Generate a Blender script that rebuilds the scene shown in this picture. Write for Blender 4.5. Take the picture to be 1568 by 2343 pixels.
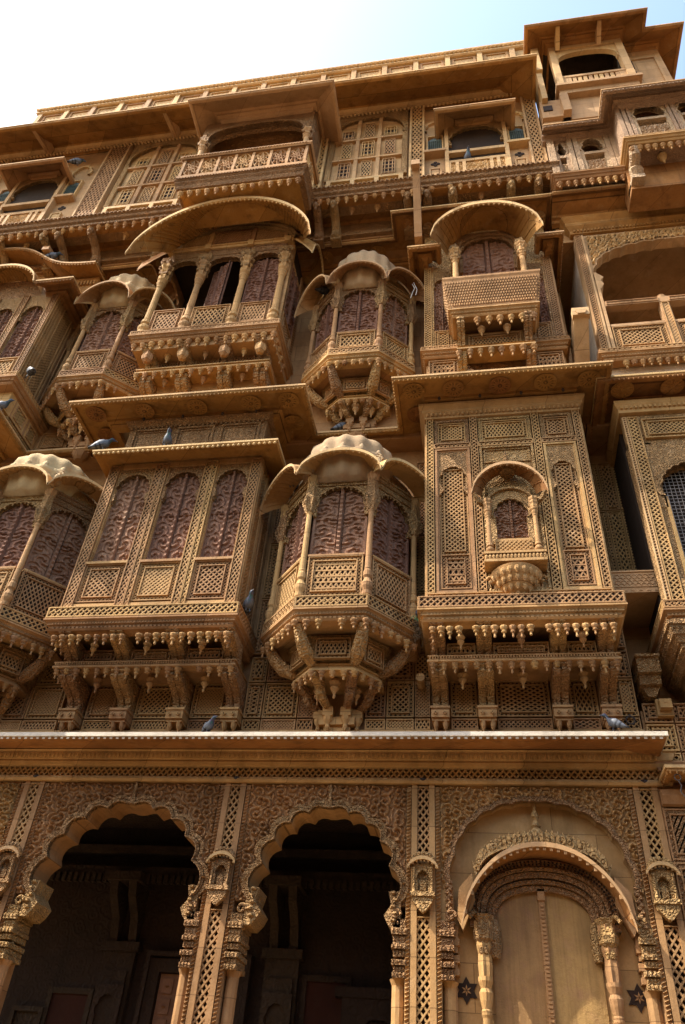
import bpy, math, random
import numpy as np

scene = bpy.context.scene
for o in list(bpy.data.objects):
    bpy.data.objects.remove(o)
random.seed(7)
COL = scene.collection
PI = math.pi

# ------------------------------------------------------------------ camera
cam_d = bpy.data.cameras.new('camera')
cam = bpy.data.objects.new('camera', cam_d)
COL.objects.link(cam)
from mathutils import Matrix
cam.matrix_world = Matrix(((0.9861235, 0.04697815, 0.15922781, 0.0),
                           (0.15123685, -0.64978045, -0.74492469, -8.0),
                           (0.06846793, 0.75866885, -0.6478686, 1.6),
                           (0, 0, 0, 1)))
cam_d.sensor_width = 36.0
cam_d.lens = 36.0 * 1760.0 / 2342.0
cam_d.clip_start = 0.05
cam_d.clip_end = 3000.0
scene.camera = cam

# ------------------------------------------------------------------ sky, sun, exposure
SUN = np.array([-2.1, -1.0, 2.85]); SUN /= np.linalg.norm(SUN)      # direction towards the sun
elev = math.asin(SUN[2]); azim = math.atan2(SUN[0], SUN[1])         # azimuth from +Y, clockwise
world = bpy.data.worlds.new('World')
scene.world = world
world.use_nodes = True
wn = world.node_tree.nodes; wl = world.node_tree.links
wn.clear()
sky = wn.new('ShaderNodeTexSky'); sky.sky_type = 'NISHITA'; sky.sun_disc = False
sky.sun_elevation = elev; sky.sun_rotation = azim
sky.altitude = 200.0; sky.air_density = 1.5; sky.dust_density = 4.5; sky.ozone_density = 2.0
bg = wn.new('ShaderNodeBackground'); bg.inputs['Strength'].default_value = 0.145
wo = wn.new('ShaderNodeOutputWorld')
wl.new(sky.outputs[0], bg.inputs[0]); wl.new(bg.outputs[0], wo.inputs[0])

sun_d = bpy.data.lights.new('sun', 'SUN')
sun_d.energy = 2.8; sun_d.angle = math.radians(0.6); sun_d.color = (1.0, 0.93, 0.82)
sun_o = bpy.data.objects.new('sun', sun_d); COL.objects.link(sun_o)
from mathutils import Vector
sun_o.rotation_euler = Vector(-SUN).to_track_quat('-Z', 'Y').to_euler()
sun_o.location = (-6, -9, 26)

scene.view_settings.view_transform = 'Standard'
scene.view_settings.look = 'None'
scene.view_settings.exposure = 1.60
scene.view_settings.gamma = 1.0
scene.view_settings.use_curve_mapping = False

# ------------------------------------------------------------------ materials
def new_mat(name):
    m = bpy.data.materials.new(name); m.use_nodes = True
    nt = m.node_tree; nt.nodes.clear()
    out = nt.nodes.new('ShaderNodeOutputMaterial'); b = nt.nodes.new('ShaderNodeBsdfPrincipled')
    nt.links.new(b.outputs[0], out.inputs[0])
    return m, nt, b
def mth(nt, op, a, b=None, c=None):
    n = nt.nodes.new('ShaderNodeMath'); n.operation = op
    for i, x in enumerate((a, b, c)):
        if x is None: continue
        if isinstance(x, (int, float)): n.inputs[i].default_value = x
        else: nt.links.new(x, n.inputs[i])
    return n.outputs[0]
def mix(nt, fac, a, b):
    n = nt.nodes.new('ShaderNodeMix'); n.data_type = 'RGBA'
    for i, x in ((0, fac), (6, a), (7, b)):
        if isinstance(x, (int, float)): n.inputs[i].default_value = x
        elif isinstance(x, tuple): n.inputs[i].default_value = x if len(x) == 4 else x + (1,)
        else: nt.links.new(x, n.inputs[i])
    return n.outputs[2]
def noise(nt, vec, scale, detail=3, rough=0.55):
    n = nt.nodes.new('ShaderNodeTexNoise'); n.inputs['Scale'].default_value = scale
    n.inputs['Detail'].default_value = detail; n.inputs['Roughness'].default_value = rough
    nt.links.new(vec, n.inputs['Vector']); return n.outputs['Fac']
def ramp(nt, v, lo, hi):
    n = nt.nodes.new('ShaderNodeMapRange'); n.inputs[1].default_value = lo; n.inputs[2].default_value = hi
    n.clamp = True; nt.links.new(v, n.inputs[0]); return n.outputs[0]
def scaled(nt, vec, s):
    n = nt.nodes.new('ShaderNodeVectorMath'); n.operation = 'MULTIPLY'
    nt.links.new(vec, n.inputs[0]); n.inputs[1].default_value = s; return n.outputs[0]

def stone(name, light, dark, pale, carve=0.0, carve_scale=16.0, grain=0.25, rough=0.85, streak=0.5, pale_amt=0.35, jitter=0.16, blocks=0.0, grainy=0.0):
    m, nt, b = new_mat(name)
    geo = nt.nodes.new('ShaderNodeNewGeometry'); pos = geo.outputs['Position']
    oi = nt.nodes.new('ShaderNodeObjectInfo')
    n1 = noise(nt, pos, 0.9, 4); n2 = noise(nt, pos, 6.0, 4, 0.6); n3 = noise(nt, scaled(nt, pos, (5.0, 5.0, 0.55)), 1.0, 4, 0.6)
    c = mix(nt, ramp(nt, n1, 0.3, 0.7), dark + (1,), light + (1,))
    c = mix(nt, mth(nt, 'MULTIPLY', ramp(nt, n2, 0.52, 0.75), pale_amt), c, pale + (1,))
    n4 = noise(nt, pos, 2.6, 5, 0.65); n5 = noise(nt, pos, 38.0, 3, 0.7)
    c = mix(nt, mth(nt, 'MULTIPLY', ramp(nt, n4, 0.50, 0.72), 0.55), c, tuple(x * 0.62 for x in dark) + (1,))
    c = mix(nt, mth(nt, 'MULTIPLY', ramp(nt, n5, 0.45, 0.75), 0.38), c, tuple(x * 0.55 for x in light) + (1,))
    st = mth(nt, 'MULTIPLY', ramp(nt, n3, 0.52, 0.78), streak)
    c = mix(nt, st, c, tuple(x * 0.42 for x in dark) + (1,))
    if blocks > 0:
        sx = nt.nodes.new('ShaderNodeSeparateXYZ'); nt.links.new(pos, sx.inputs[0])
        cx = nt.nodes.new('ShaderNodeCombineXYZ'); nt.links.new(mth(nt, 'ADD', sx.outputs[0], mth(nt, 'MULTIPLY', sx.outputs[1], 0.83)), cx.inputs[0]); nt.links.new(sx.outputs[2], cx.inputs[1])
        br = nt.nodes.new('ShaderNodeTexBrick'); nt.links.new(cx.outputs[0], br.inputs['Vector'])
        br.inputs['Color1'].default_value = (1.16, 1.14, 1.12, 1); br.inputs['Color2'].default_value = (0.74, 0.72, 0.70, 1); br.inputs['Mortar'].default_value = (0.34, 0.30, 0.27, 1)
        br.inputs['Scale'].default_value = 1.0; br.inputs['Brick Width'].default_value = 0.83; br.inputs['Row Height'].default_value = 0.39; br.inputs['Mortar Size'].default_value = 0.004; br.inputs['Mortar Smooth'].default_value = 0.2; br.inputs['Bias'].default_value = -0.1
        mu = nt.nodes.new('ShaderNodeMix'); mu.data_type = 'RGBA'; mu.blend_type = 'MULTIPLY'; mu.inputs[0].default_value = blocks
        nt.links.new(c, mu.inputs[6]); nt.links.new(br.outputs['Color'], mu.inputs[7]); c = mu.outputs[2]
    if grainy > 0:
        ng = noise(nt, scaled(nt, pos, (34.0, 34.0, 1.3)), 1.0, 4, 0.7)
        c = mix(nt, mth(nt, 'MULTIPLY', ramp(nt, ng, 0.42, 0.70), grainy), c, tuple(x * 0.40 for x in dark) + (1,))
    hsv = nt.nodes.new('ShaderNodeHueSaturation'); nt.links.new(c, hsv.inputs['Color'])
    v = mth(nt, 'MULTIPLY_ADD', oi.outputs['Random'], jitter * 2, 1.0 - jitter)
    nt.links.new(v, hsv.inputs['Value'])
    hj = mth(nt, 'MULTIPLY_ADD', oi.outputs['Random'], 0.016, 0.492); nt.links.new(hj, hsv.inputs['Hue'])
    nt.links.new(hsv.outputs[0], b.inputs['Base Color'])
    b.inputs['Roughness'].default_value = rough
    b.inputs['Specular IOR Level'].default_value = 0.25
    h = mth(nt, 'MULTIPLY', noise(nt, pos, 70.0, 3, 0.7), grain * 0.35)
    h = mth(nt, 'ADD', h, mth(nt, 'MULTIPLY', noise(nt, pos, 14.0, 4, 0.6), grain * 0.8))
    if carve > 0:
        vo = nt.nodes.new('ShaderNodeTexVoronoi'); vo.inputs['Scale'].default_value = carve_scale
        nt.links.new(pos, vo.inputs['Vector'])
        d = nt.nodes.new('ShaderNodeVectorMath'); d.operation = 'SUBTRACT'
        nt.links.new(pos, d.inputs[0]); nt.links.new(vo.outputs['Position'], d.inputs[1])
        sp = nt.nodes.new('ShaderNodeSeparateXYZ'); nt.links.new(d.outputs[0], sp.inputs[0])
        th = mth(nt, 'ARCTAN2', sp.outputs[2], mth(nt, 'ADD', sp.outputs[0], sp.outputs[1]))
        ph = mth(nt, 'MULTIPLY_ADD', vo.outputs['Distance'], 15.0, th)
        s = mth(nt, 'SINE', ph)
        h = mth(nt, 'MULTIPLY_ADD', s, carve, h)
    bp = nt.nodes.new('ShaderNodeBump'); bp.inputs['Strength'].default_value = 1.0; bp.inputs['Distance'].default_value = 0.02
    nt.links.new(h, bp.inputs['Height']); nt.links.new(bp.outputs[0], b.inputs['Normal'])
    return m

GOLD = ((0.455, 0.266, 0.112), (0.340, 0.186, 0.071), (0.55, 0.37, 0.205))
M = {}
M['stone'] = stone('sandstone', *GOLD, grain=0.3, blocks=0.75, streak=0.6)
M['carved'] = stone('carved_sandstone', *GOLD, carve=0.5, carve_scale=13.0, grain=0.3)
M['fine'] = stone('fine_carved_sandstone', *GOLD, carve=0.5, carve_scale=22.0, grain=0.3)
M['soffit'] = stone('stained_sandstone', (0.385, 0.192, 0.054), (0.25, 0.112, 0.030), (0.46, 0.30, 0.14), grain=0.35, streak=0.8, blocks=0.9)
M['buff'] = stone('buff_sandstone', (0.56, 0.365, 0.175), (0.45, 0.27, 0.115), (0.61, 0.44, 0.265), grain=0.22, streak=0.5, blocks=0.7)
M['pale'] = stone('pale_weathered_stone', (0.48, 0.345, 0.19), (0.34, 0.225, 0.115), (0.40, 0.21, 0.115), grain=0.4, streak=0.5, pale_amt=0.5)
M['mauve'] = stone('mauve_carved_sandstone', (0.48, 0.325, 0.19), (0.38, 0.245, 0.137), (0.56, 0.42, 0.29), carve=0.25, carve_scale=18.0, grain=0.3)
M['plaster'] = stone('old_plaster', (0.66, 0.55, 0.43), (0.55, 0.42, 0.30), (0.50, 0.26, 0.08), grain=0.35, streak=0.4, pale_amt=0.35)
M['sunlit_lip'] = stone('sunlit_lip_stone', (0.66, 0.58, 0.47), (0.52, 0.43, 0.32), (0.72, 0.66, 0.58), grain=0.4, streak=0.4)  # whitish colour paints the bright sunlit edge of the lowest eave
M['porch'] = stone('shade_dark_stone', (0.05, 0.031, 0.019), (0.03, 0.019, 0.011), (0.068, 0.045, 0.027), carve=0.12, carve_scale=9.0, grain=0.2)  # stone darkened in colour to stand in for deep interior shade
M['interior_shade'] = stone('interior_shade_dark', (0.045, 0.026, 0.016), (0.03, 0.018, 0.011), (0.06, 0.04, 0.025), grain=0.2)  # near-black colour paints the shade seen through lattices and openings
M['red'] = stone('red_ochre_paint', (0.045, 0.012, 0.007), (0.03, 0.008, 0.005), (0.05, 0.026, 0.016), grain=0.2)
M['wood'] = stone('weathered_carved_wood', (0.28, 0.148, 0.088), (0.185, 0.090, 0.052), (0.38, 0.24, 0.155), grain=0.35, rough=0.9, streak=0.55, pale_amt=0.5, jitter=0.2)
M['door'] = stone('ochre_door_wood', (0.45, 0.275, 0.095), (0.33, 0.185, 0.062), (0.34, 0.165, 0.10), grain=0.45, rough=0.7, streak=0.75, pale_amt=0.55, grainy=0.35)
M['street'] = stone('street_paving', (0.17, 0.125, 0.08), (0.12, 0.088, 0.056), (0.21, 0.16, 0.11), grain=0.5)
M['iron'] = stone('rusty_iron', (0.07, 0.05, 0.042), (0.045, 0.035, 0.03), (0.12, 0.06, 0.03), grain=0.3, rough=0.6)

def simple(name, col, rough=0.6, spec=0.4, var=0.35, scale=12.0):
    m, nt, b = new_mat(name)
    geo = nt.nodes.new('ShaderNodeNewGeometry')
    n = noise(nt, geo.outputs['Position'], scale, 4)
    c = mix(nt, ramp(nt, n, 0.3, 0.7), tuple(x * (1 - var) for x in col) + (1,), tuple(min(1, x * (1 + var)) for x in col) + (1,))
    nt.links.new(c, b.inputs['Base Color']); b.inputs['Roughness'].default_value = rough
    b.inputs['Specular IOR Level'].default_value = spec
    return m
M['green'] = simple('teal_painted_lattice', (0.075, 0.105, 0.092), 0.6)
M['wire'] = simple('galvanised_wire', (0.24, 0.19, 0.15), 0.5)
M['straw'] = simple('dry_straw', (0.16, 0.11, 0.06), 0.9)
M['twine'] = simple('pale_plastic_twine', (0.55, 0.52, 0.46), 0.6)
M['grass'] = simple('green_twine', (0.10, 0.32, 0.12), 0.6)
M['rag'] = simple('pale_rag', (0.62, 0.54, 0.46), 0.9)

def pigeon_mat():
    m, nt, b = new_mat('pigeon_plumage')
    tc = nt.nodes.new('ShaderNodeTexCoord'); sp = nt.nodes.new('ShaderNodeSeparateXYZ')
    nt.links.new(tc.outputs['Object'], sp.inputs[0]); x = sp.outputs[0]; z = sp.outputs[2]
    oi = nt.nodes.new('ShaderNodeObjectInfo')
    body = mix(nt, oi.outputs['Random'], (0.042, 0.050, 0.068, 1), (0.12, 0.13, 0.15, 1))
    neck = mix(nt, ramp(nt, noise(nt, tc.outputs['Object'], 40, 2), 0.4, 0.6), (0.02, 0.085, 0.06, 1), (0.08, 0.035, 0.09, 1))
    c = mix(nt, ramp(nt, x, 0.062, 0.085), body, neck)
    c = mix(nt, ramp(nt, x, 0.118, 0.128), c, (0.05, 0.065, 0.10, 1))
    c = mix(nt, ramp(nt, x, 0.168, 0.172), c, (0.30, 0.27, 0.25, 1))
    for a in (-0.035, -0.085):
        band = mth(nt, 'LESS_THAN', mth(nt, 'ABSOLUTE', mth(nt, 'ADD', x, mth(nt, 'MULTIPLY_ADD', z, 0.35, -a - 0.035))), 0.011)
        c = mix(nt, band, c, (0.02, 0.022, 0.03, 1))
    c = mix(nt, ramp(nt, x, -0.128, -0.138), c, (0.025, 0.028, 0.038, 1))
    nt.links.new(c, b.inputs['Base Color']); b.inputs['Roughness'].default_value = 0.55
    return m
M['pigeon'] = pigeon_mat()

# ------------------------------------------------------------------ mesh builder (X right, Y into the wall, Z up)
class MB:
    def __init__(s):
        s.v = []; s.f = []; s.m = []; s.mi = 0
    def add(s, vs, fs):
        b = len(s.v); s.v.extend(vs)
        for f in fs:
            s.f.append(tuple(b + i for i in f)); s.m.append(s.mi)
    def box(s, x0, x1, y0, y1, z0, z1):
        s.add([(x0,y0,z0),(x1,y0,z0),(x1,y1,z0),(x0,y1,z0),(x0,y0,z1),(x1,y0,z1),(x1,y1,z1),(x0,y1,z1)],
              [(0,1,5,4),(1,2,6,5),(2,3,7,6),(3,0,4,7),(4,5,6,7),(3,2,1,0)])
        return s
    def prism(s, poly, y0, y1, back=True):
        n = len(poly)
        vs = [(x, y0, z) for x, z in poly] + [(x, y1, z) for x, z in poly]
        fs = [tuple(range(n))] + ([tuple(range(2*n-1, n-1, -1))] if back else [])
        fs += [(i, n+i, n+(i+1) % n, (i+1) % n) for i in range(n)]
        s.add(vs, fs); return s
    def prism_x(s, poly, x0, x1):                     # polygon in (y,z)
        n = len(poly)
        vs = [(x0, y, z) for y, z in poly] + [(x1, y, z) for y, z in poly]
        s.add(vs, [tuple(range(n)), tuple(range(2*n-1, n-1, -1))] + [(i, n+i, n+(i+1) % n, (i+1) % n) for i in range(n)])
        return s
    def prism_z(s, poly, z0, z1):                     # polygon in (x,y)
        n = len(poly)
        vs = [(x, y, z0) for x, y in poly] + [(x, y, z1) for x, y in poly]
        s.add(vs, [tuple(range(n)), tuple(range(2*n-1, n-1, -1))] + [(i, n+i, n+(i+1) % n, (i+1) % n) for i in range(n)])
        return s
    def sweep(s, path, prof, closed_prof=True):       # profile (outward offset, z) along a plan path, mitred
        n = len(path); k = len(prof); vs = []
        for i in range(n):
            p = np.array(path[i], float)
            def nrm(a, b):
                d = np.array(b, float) - np.array(a, float); d /= (np.linalg.norm(d) + 1e-9); return np.array([d[1], -d[0]])
            if i == 0: nn = nrm(path[0], path[1])
            elif i == n-1: nn = nrm(path[-2], path[-1])
            else:
                a = nrm(path[i-1], path[i]); b = nrm(path[i], path[i+1]); nn = a + b; nn = nn / max(0.25, nn @ a)
            for o, z in prof: vs.append((p[0] + nn[0]*o, p[1] + nn[1]*o, z))
        fs = []
        kk = k if closed_prof else k-1
        for i in range(n-1):
            for j in range(kk):
                j2 = (j+1) % k
                fs.append((i*k+j, (i+1)*k+j, (i+1)*k+j2, i*k+j2))
        if closed_prof:
            fs.append(tuple(range(k))[::-1]); fs.append(tuple((n-1)*k+j for j in range(k)))
        s.add(vs, fs); return s
    def lathe(s, prof, n=10, c=(0,0,0), flute=0.0, nf=8, a0=0.0, a1=2*PI, sy=1.0):
        full = abs(a1-a0-2*PI) < 1e-6; m = n if full else n+1
        vs = []; k = len(prof)
        for r, z in prof:
            for i in range(m):
                a = a0 + (a1-a0)*i/n
                rr = r*(1+flute*math.cos(nf*a))
                vs.append((c[0]+rr*math.cos(a), c[1]+sy*rr*math.sin(a), c[2]+z))
        fs = []
        for j in range(k-1):
            for i in range(n):
                i2 = (i+1) % m
                fs.append((j*m+i, j*m+i2, (j+1)*m+i2, (j+1)*m+i))
        if full:
            fs.append(tuple(range(m))[::-1]); fs.append(tuple((k-1)*m+i for i in range(m)))
        s.add(vs, fs); return s
    def tube(s, pts, r, n=6, ry=None):
        k = len(pts); pts = [np.array(p, float) for p in pts]
        rs = r if isinstance(r, (list, tuple)) else [r]*k
        vs = []; up = np.array([0.3, 0.2, 1.0]); up /= np.linalg.norm(up)
        for i in range(k):
            d = pts[min(i+1, k-1)] - pts[max(i-1, 0)]; d /= np.linalg.norm(d)+1e-9
            u = np.cross(d, up)
            if np.linalg.norm(u) < 1e-3: u = np.cross(d, np.array([1.0, 0, 0]))
            u /= np.linalg.norm(u); w = np.cross(u, d)
            for j in range(n):
                a = 2*PI*(j+0.5)/n
                vs.append(tuple(pts[i] + rs[i]*(math.cos(a)*u + math.sin(a)*w)))
        fs = [(i*n+j, i*n+(j+1) % n, (i+1)*n+(j+1) % n, (i+1)*n+j) for i in range(k-1) for j in range(n)]
        fs += [tuple(range(n))[::-1], tuple((k-1)*n+j for j in range(n))]
        s.add(vs, fs); return s
    def lattice(s, poly, fams, bar, y, th=0.025):     # bars clipped to a convex polygon; fams: (degrees, pitch)
        P = np.array(poly, float); n = len(P)
        area = sum(P[i][0]*P[(i+1) % n][1]-P[(i+1) % n][0]*P[i][1] for i in range(n))
        if area < 0: P = P[::-1]
        for q, (ang, pitch) in enumerate(fams):
            a = math.radians(ang); d = np.array([math.cos(a), math.sin(a)]); nn = np.array([-d[1], d[0]])
            pr = P @ nn; lo, hi = pr.min(), pr.max()
            cnt = max(1, int(round((hi-lo)/pitch))); st = (hi-lo)/cnt
            yy = y + q*0.003
            for i in range(cnt):
                o = lo + (i+0.5)*st; t0, t1 = -1e9, 1e9
                for j in range(n):
                    A = P[j]; e = P[(j+1) % n]-A; en = np.array([-e[1], e[0]])
                    den = en @ d; num = en @ (nn*o - A)
                    if abs(den) < 1e-9:
                        if num < 0: t0, t1 = 1, 0
                        continue
                    t = -num/den
                    if den > 0: t0 = max(t0, t)
                    else: t1 = min(t1, t)
                if t1-t0 < bar: continue
                p0 = nn*o + d*t0; p1 = nn*o + d*t1; h = nn*bar/2
                c = [p0-h, p1-h, p1+h, p0+h]
                vs = [(x, yy, z) for x, z in c] + [(x, yy+th, z) for x, z in c]
                s.add(vs, [(0,1,2,3), (0,4,5,1), (2,6,7,3)])
        return s
    def frame(s, x0, x1, z0, z1, b, y0, y1):
        s.box(x0, x1, y0, y1, z0, z0+b); s.box(x0, x1, y0, y1, z1-b, z1)
        s.box(x0, x0+b, y0+0.002, y1, z0+b, z1-b); s.box(x1-b, x1, y0+0.002, y1, z0+b, z1-b); return s
    def field(s, x0, x1, z0, z1, nx, nz, fn, y, mask=None):   # relief sheet: fn(X,Z) -> height towards the viewer
        xs = np.linspace(x0, x1, nx+1); zs = np.linspace(z0, z1, nz+1); X, Z = np.meshgrid(xs, zs)
        Hh = fn(X, Z); b = len(s.v)
        s.v.extend(map(tuple, np.stack([X, y-Hh, Z], -1).reshape(-1, 3).tolist()))
        if mask is not None:
            Xc = (X[:-1,:-1]+X[1:,1:])/2; Zc = (Z[:-1,:-1]+Z[1:,1:])/2; K = mask(Xc, Zc)
        else: K = np.ones((nz, nx), bool)
        w = nx+1
        for j in range(nz):
            for i in range(nx):
                if K[j, i]:
                    a = b+j*w+i; s.f.append((a, a+1, a+w+1, a+w)); s.m.append(s.mi)
        return s
    def mesh(s, name, mats, smooth=False):
        me = bpy.data.meshes.new(name); me.from_pydata(s.v, [], s.f)
        for k in (mats if isinstance(mats, (list, tuple)) else [mats]): me.materials.append(M[k])
        if any(s.m): me.polygons.foreach_set('material_index', s.m)
        if smooth: me.polygons.foreach_set('use_smooth', [True]*len(me.polygons))
        me.update(); return me

WL = {}                                               # world location of every parent
def add(name, mesh, mats=None, parent=None, at=(0,0,0), rz=0.0, sc=(1,1,1), smooth=False, label=None):
    if isinstance(mesh, MB): mesh = mesh.mesh(name, mats or 'stone', smooth)
    o = bpy.data.objects.new(name, mesh); COL.objects.link(o)
    WL[o.name] = Vector(at)
    if parent is not None:
        o.parent = parent; o.location = Vector(at)-WL[parent.name]
    else: o.location = at
    o.rotation_euler = (0, 0, rz); o.scale = sc
    if label: o['label'] = label
    return o
def thing(name, label, cat, at=(0,0,0), group=None):
    o = bpy.data.objects.new(name, None); COL.objects.link(o); o.location = at; WL[o.name] = Vector(at)
    o['label'] = label; o['category'] = cat
    if group: o['group'] = group
    return o

# ------------------------------------------------------------------ shared shapes
def cusped(x0, x1, zs, za, n=4, p=0.85, bul=0.22, tip=True):
    xc = (x0+x1)/2; a = (x1-x0)/2; h = za-zs
    def base(t):
        th = t*PI/2
        return np.array([-a*math.cos(th), h*math.sin(th)**p])
    left = []
    for i in range(n):
        A = base(i/n); B = base((i+1)/n); ch = B-A; L = np.linalg.norm(ch); nr = np.array([-ch[1], ch[0]])/L
        for j in range(6):
            u = j/6.0
            b = bul*L*math.sin(PI*u)**0.75 if u > 0 else 0
            if i == n-1 and tip: b *= (1-0.45*u)
            q = A + ch*u + nr*b; left.append((q[0], q[1]))
    pts = left + [(0.0, h*1.02)] + [(-x, z) for x, z in left[::-1]]
    return [(xc+x, zs+z) for x, z in pts]
def plate(mb, x0, x1, z0, z1, arch, y0, y1, zj=None):   # wall plate with an arch-shaped opening
    ax0, zs = arch[0]; ax1 = arch[-1][0]; k = len(arch)//2
    L = [(x0, z0), (ax0, z0)] + arch[:k+1] + [(arch[k][0], z1), (x0, z1)]
    Rr = [(arch[k][0], z1)] + arch[k:] + [(ax1, z0), (x1, z0), (x1, z1)]
    if abs(z0-zs) < 1e-6: L.pop(1); Rr.remove((ax1, z0))
    mb.prism(L, y0, y1); mb.prism(Rr, y0, y1); return mb
def archband(mb, arch, grow, y0, y1):
    xc = (arch[0][0]+arch[-1][0])/2; zs = arch[0][1]; a = (arch[-1][0]-arch[0][0])/2; h = max(z for x, z in arch)-zs
    outer = [(xc+(x-xc)*(1+grow/a), zs+(z-zs)*(1+grow/h)) for x, z in arch]
    for i in range(len(arch)-1):
        q = [arch[i], arch[i+1], outer[i+1], outer[i]]
        mb.add([(x, y0, z) for x, z in q]+[(x, y1, z) for x, z in q], [(0,1,2,3), (0,4,5,1), (2,6,7,3)])
    return mb
def inside_arch(arch, grow=0.0):
    xc = (arch[0][0]+arch[-1][0])/2; zs = arch[0][1]
    pts = np.array([(x-xc, z-zs) for x, z in arch]); ang = np.arctan2(pts[:,1], pts[:,0])[::-1]; rad = np.hypot(pts[:,0], pts[:,1])[::-1]
    def f(X, Z):
        a = np.arctan2(Z-zs, X-xc); r = np.hypot(X-xc, Z-zs)
        return (r < np.interp(a, ang, rad)+grow) & (a >= -0.02)
    return f
def scrolls(cell, seed, amp, turns=2.1, fold=None):
    rs = np.random.RandomState(seed); J = rs.rand(64, 64, 3)
    def f(X, Z):
        if fold is not None: X = np.abs(X-fold)
        gx = np.floor(X/cell).astype(int); gz = np.floor(Z/cell).astype(int)
        best = np.full(X.shape, 1e9); th = np.zeros(X.shape); hd = np.zeros(X.shape)
        for i in (-1, 0, 1):
            for j in (-1, 0, 1):
                q = J[(gx+i) % 64, (gz+j) % 64]
                cx = (gx+i+0.15+0.7*q[..., 0])*cell; cz = (gz+j+0.15+0.7*q[..., 1])*cell
                d = np.hypot(X-cx, Z-cz); k = d < best
                best = np.where(k, d, best); th = np.where(k, np.arctan2(Z-cz, X-cx), th); hd = np.where(k, np.where(q[..., 2] > .5, 1, -1), hd)
        ph = best/cell*2*PI*turns + hd*th
        leaf = .75+.25*np.cos(th*5+best/cell*9)
        return amp*np.clip((np.cos(ph)+.25)/.85, 0, 1)*np.clip(1.2-0.55*best/cell, 0.3, 1)*leaf
    return f
def shutter_mesh():                                   # unit shutter pair 1 wide x 1 high
    mb = MB()
    cs = []
    for k in range(7): cs.append((0.255+0.075*(-1)**k, 0.075+0.142*k, 1 if k % 2 else -1))
    def f(X, Z):
        U = np.abs(X); W = (Z)*2.6
        best = np.full(X.shape, 1e9); th = np.zeros_like(X); hd = np.zeros_like(X)
        for cx, cz, s in cs:
            dx = U-cx; dz = W-cz*2.6; d = np.hypot(dx, dz); k = d < best
            best = np.where(k, d, best); th = np.where(k, np.arctan2(dz, dx), th); hd = np.where(k, s, hd)
        h = np.clip((np.cos(best*38 + hd*th*2)+.30)/.8, 0, 1)*(.80+.20*np.cos(th*5+best*26))
        h = h*np.clip(1.2-best*2.2, 0.15, 1)
        edge = (U > 0.452) | (U < 0.03) | (Z < 0.018) | (np.abs(Z-0.5) < 0.006)
        h = np.where(edge, 0.9, h)
        h = np.where((U > 0.03) & (U < 0.055), -0.5, h)
        bat = U < 0.05
        return np.where(bat, np.where(U < 0.035, 1.5+0.3*np.cos(W*40), 0.2), h)*0.032
    mb.field(-0.5, 0.5, 0, 1, 76, 150, f, 0.0)
    mb.box(-0.5, 0.5, 0.02, 0.05, 0, 1)
    for z in (0.04, 0.52, 0.93): mb.box(-0.035, 0.035, -0.035, -0.02, z, z+0.035)
    return mb.mesh('shutter', 'wood')
SHUT = shutter_mesh()
def shutter(parent, x, y, z0, w, h, rz=0.0):
    return add('shutter', SHUT, None, parent, (x, y, z0), rz, (w, 1.0, h))

_j = {}
FAM = {'diag': [(45, 1), (-45, 1)], 'star': [(0, 1.5), (60, 1), (-60, 1)], 'grid': [(0, 1), (90, 1)], 'tall': [(60, 1), (-60, 1)],
       'flat': [(30, 1), (-30, 1)], 'dense': [(45, .7), (-45, .7)], 'win': [(0, 1.7), (90, 1)], 'steep': [(68, .8), (-68, .8)]}
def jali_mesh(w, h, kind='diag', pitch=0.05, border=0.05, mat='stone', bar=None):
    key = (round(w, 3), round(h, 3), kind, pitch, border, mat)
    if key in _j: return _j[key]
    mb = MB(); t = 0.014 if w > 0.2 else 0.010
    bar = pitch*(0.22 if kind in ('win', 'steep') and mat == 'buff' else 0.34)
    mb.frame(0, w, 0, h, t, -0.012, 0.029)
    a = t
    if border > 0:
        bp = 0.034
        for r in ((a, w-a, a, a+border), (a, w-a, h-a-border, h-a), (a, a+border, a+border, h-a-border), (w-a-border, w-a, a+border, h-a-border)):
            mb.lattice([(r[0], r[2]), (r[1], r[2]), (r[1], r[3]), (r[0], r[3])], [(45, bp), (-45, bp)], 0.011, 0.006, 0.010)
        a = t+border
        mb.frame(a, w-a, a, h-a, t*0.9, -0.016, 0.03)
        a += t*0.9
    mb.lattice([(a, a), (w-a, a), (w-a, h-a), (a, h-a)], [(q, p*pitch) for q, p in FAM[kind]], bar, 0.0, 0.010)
    mb.mi = 1; mb.add([(0, 0.026, 0), (w, 0.026, 0), (w, 0.026, h), (0, 0.026, h)], [(0, 1, 2, 3)])  # dark sheet close behind the bars, painting the shade in the holes
    me = mb.mesh('lattice_panel', [mat, 'interior_shade']); _j[key] = me; return me
def jali(parent, x0, x1, z0, z1, y, kind='diag', pitch=0.05, border=0.05, mat='stone', name='lattice_panel', rz=0.0):
    return add(name, jali_mesh(x1-x0, z1-z0, kind, pitch, border, mat), None, parent, (x0, y, z0), rz)
def jali_on(parent, a, b, z0, z1, kind='diag', pitch=0.05, border=0.05, mat='stone', name='lattice_panel'):   # on a plan segment a->b
    w = math.hypot(b[0]-a[0], b[1]-a[1])
    return add(name, jali_mesh(w, z1-z0, kind, pitch, border, mat), None, parent, (a[0], a[1], z0), math.atan2(b[1]-a[1], b[0]-a[0]))

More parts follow.
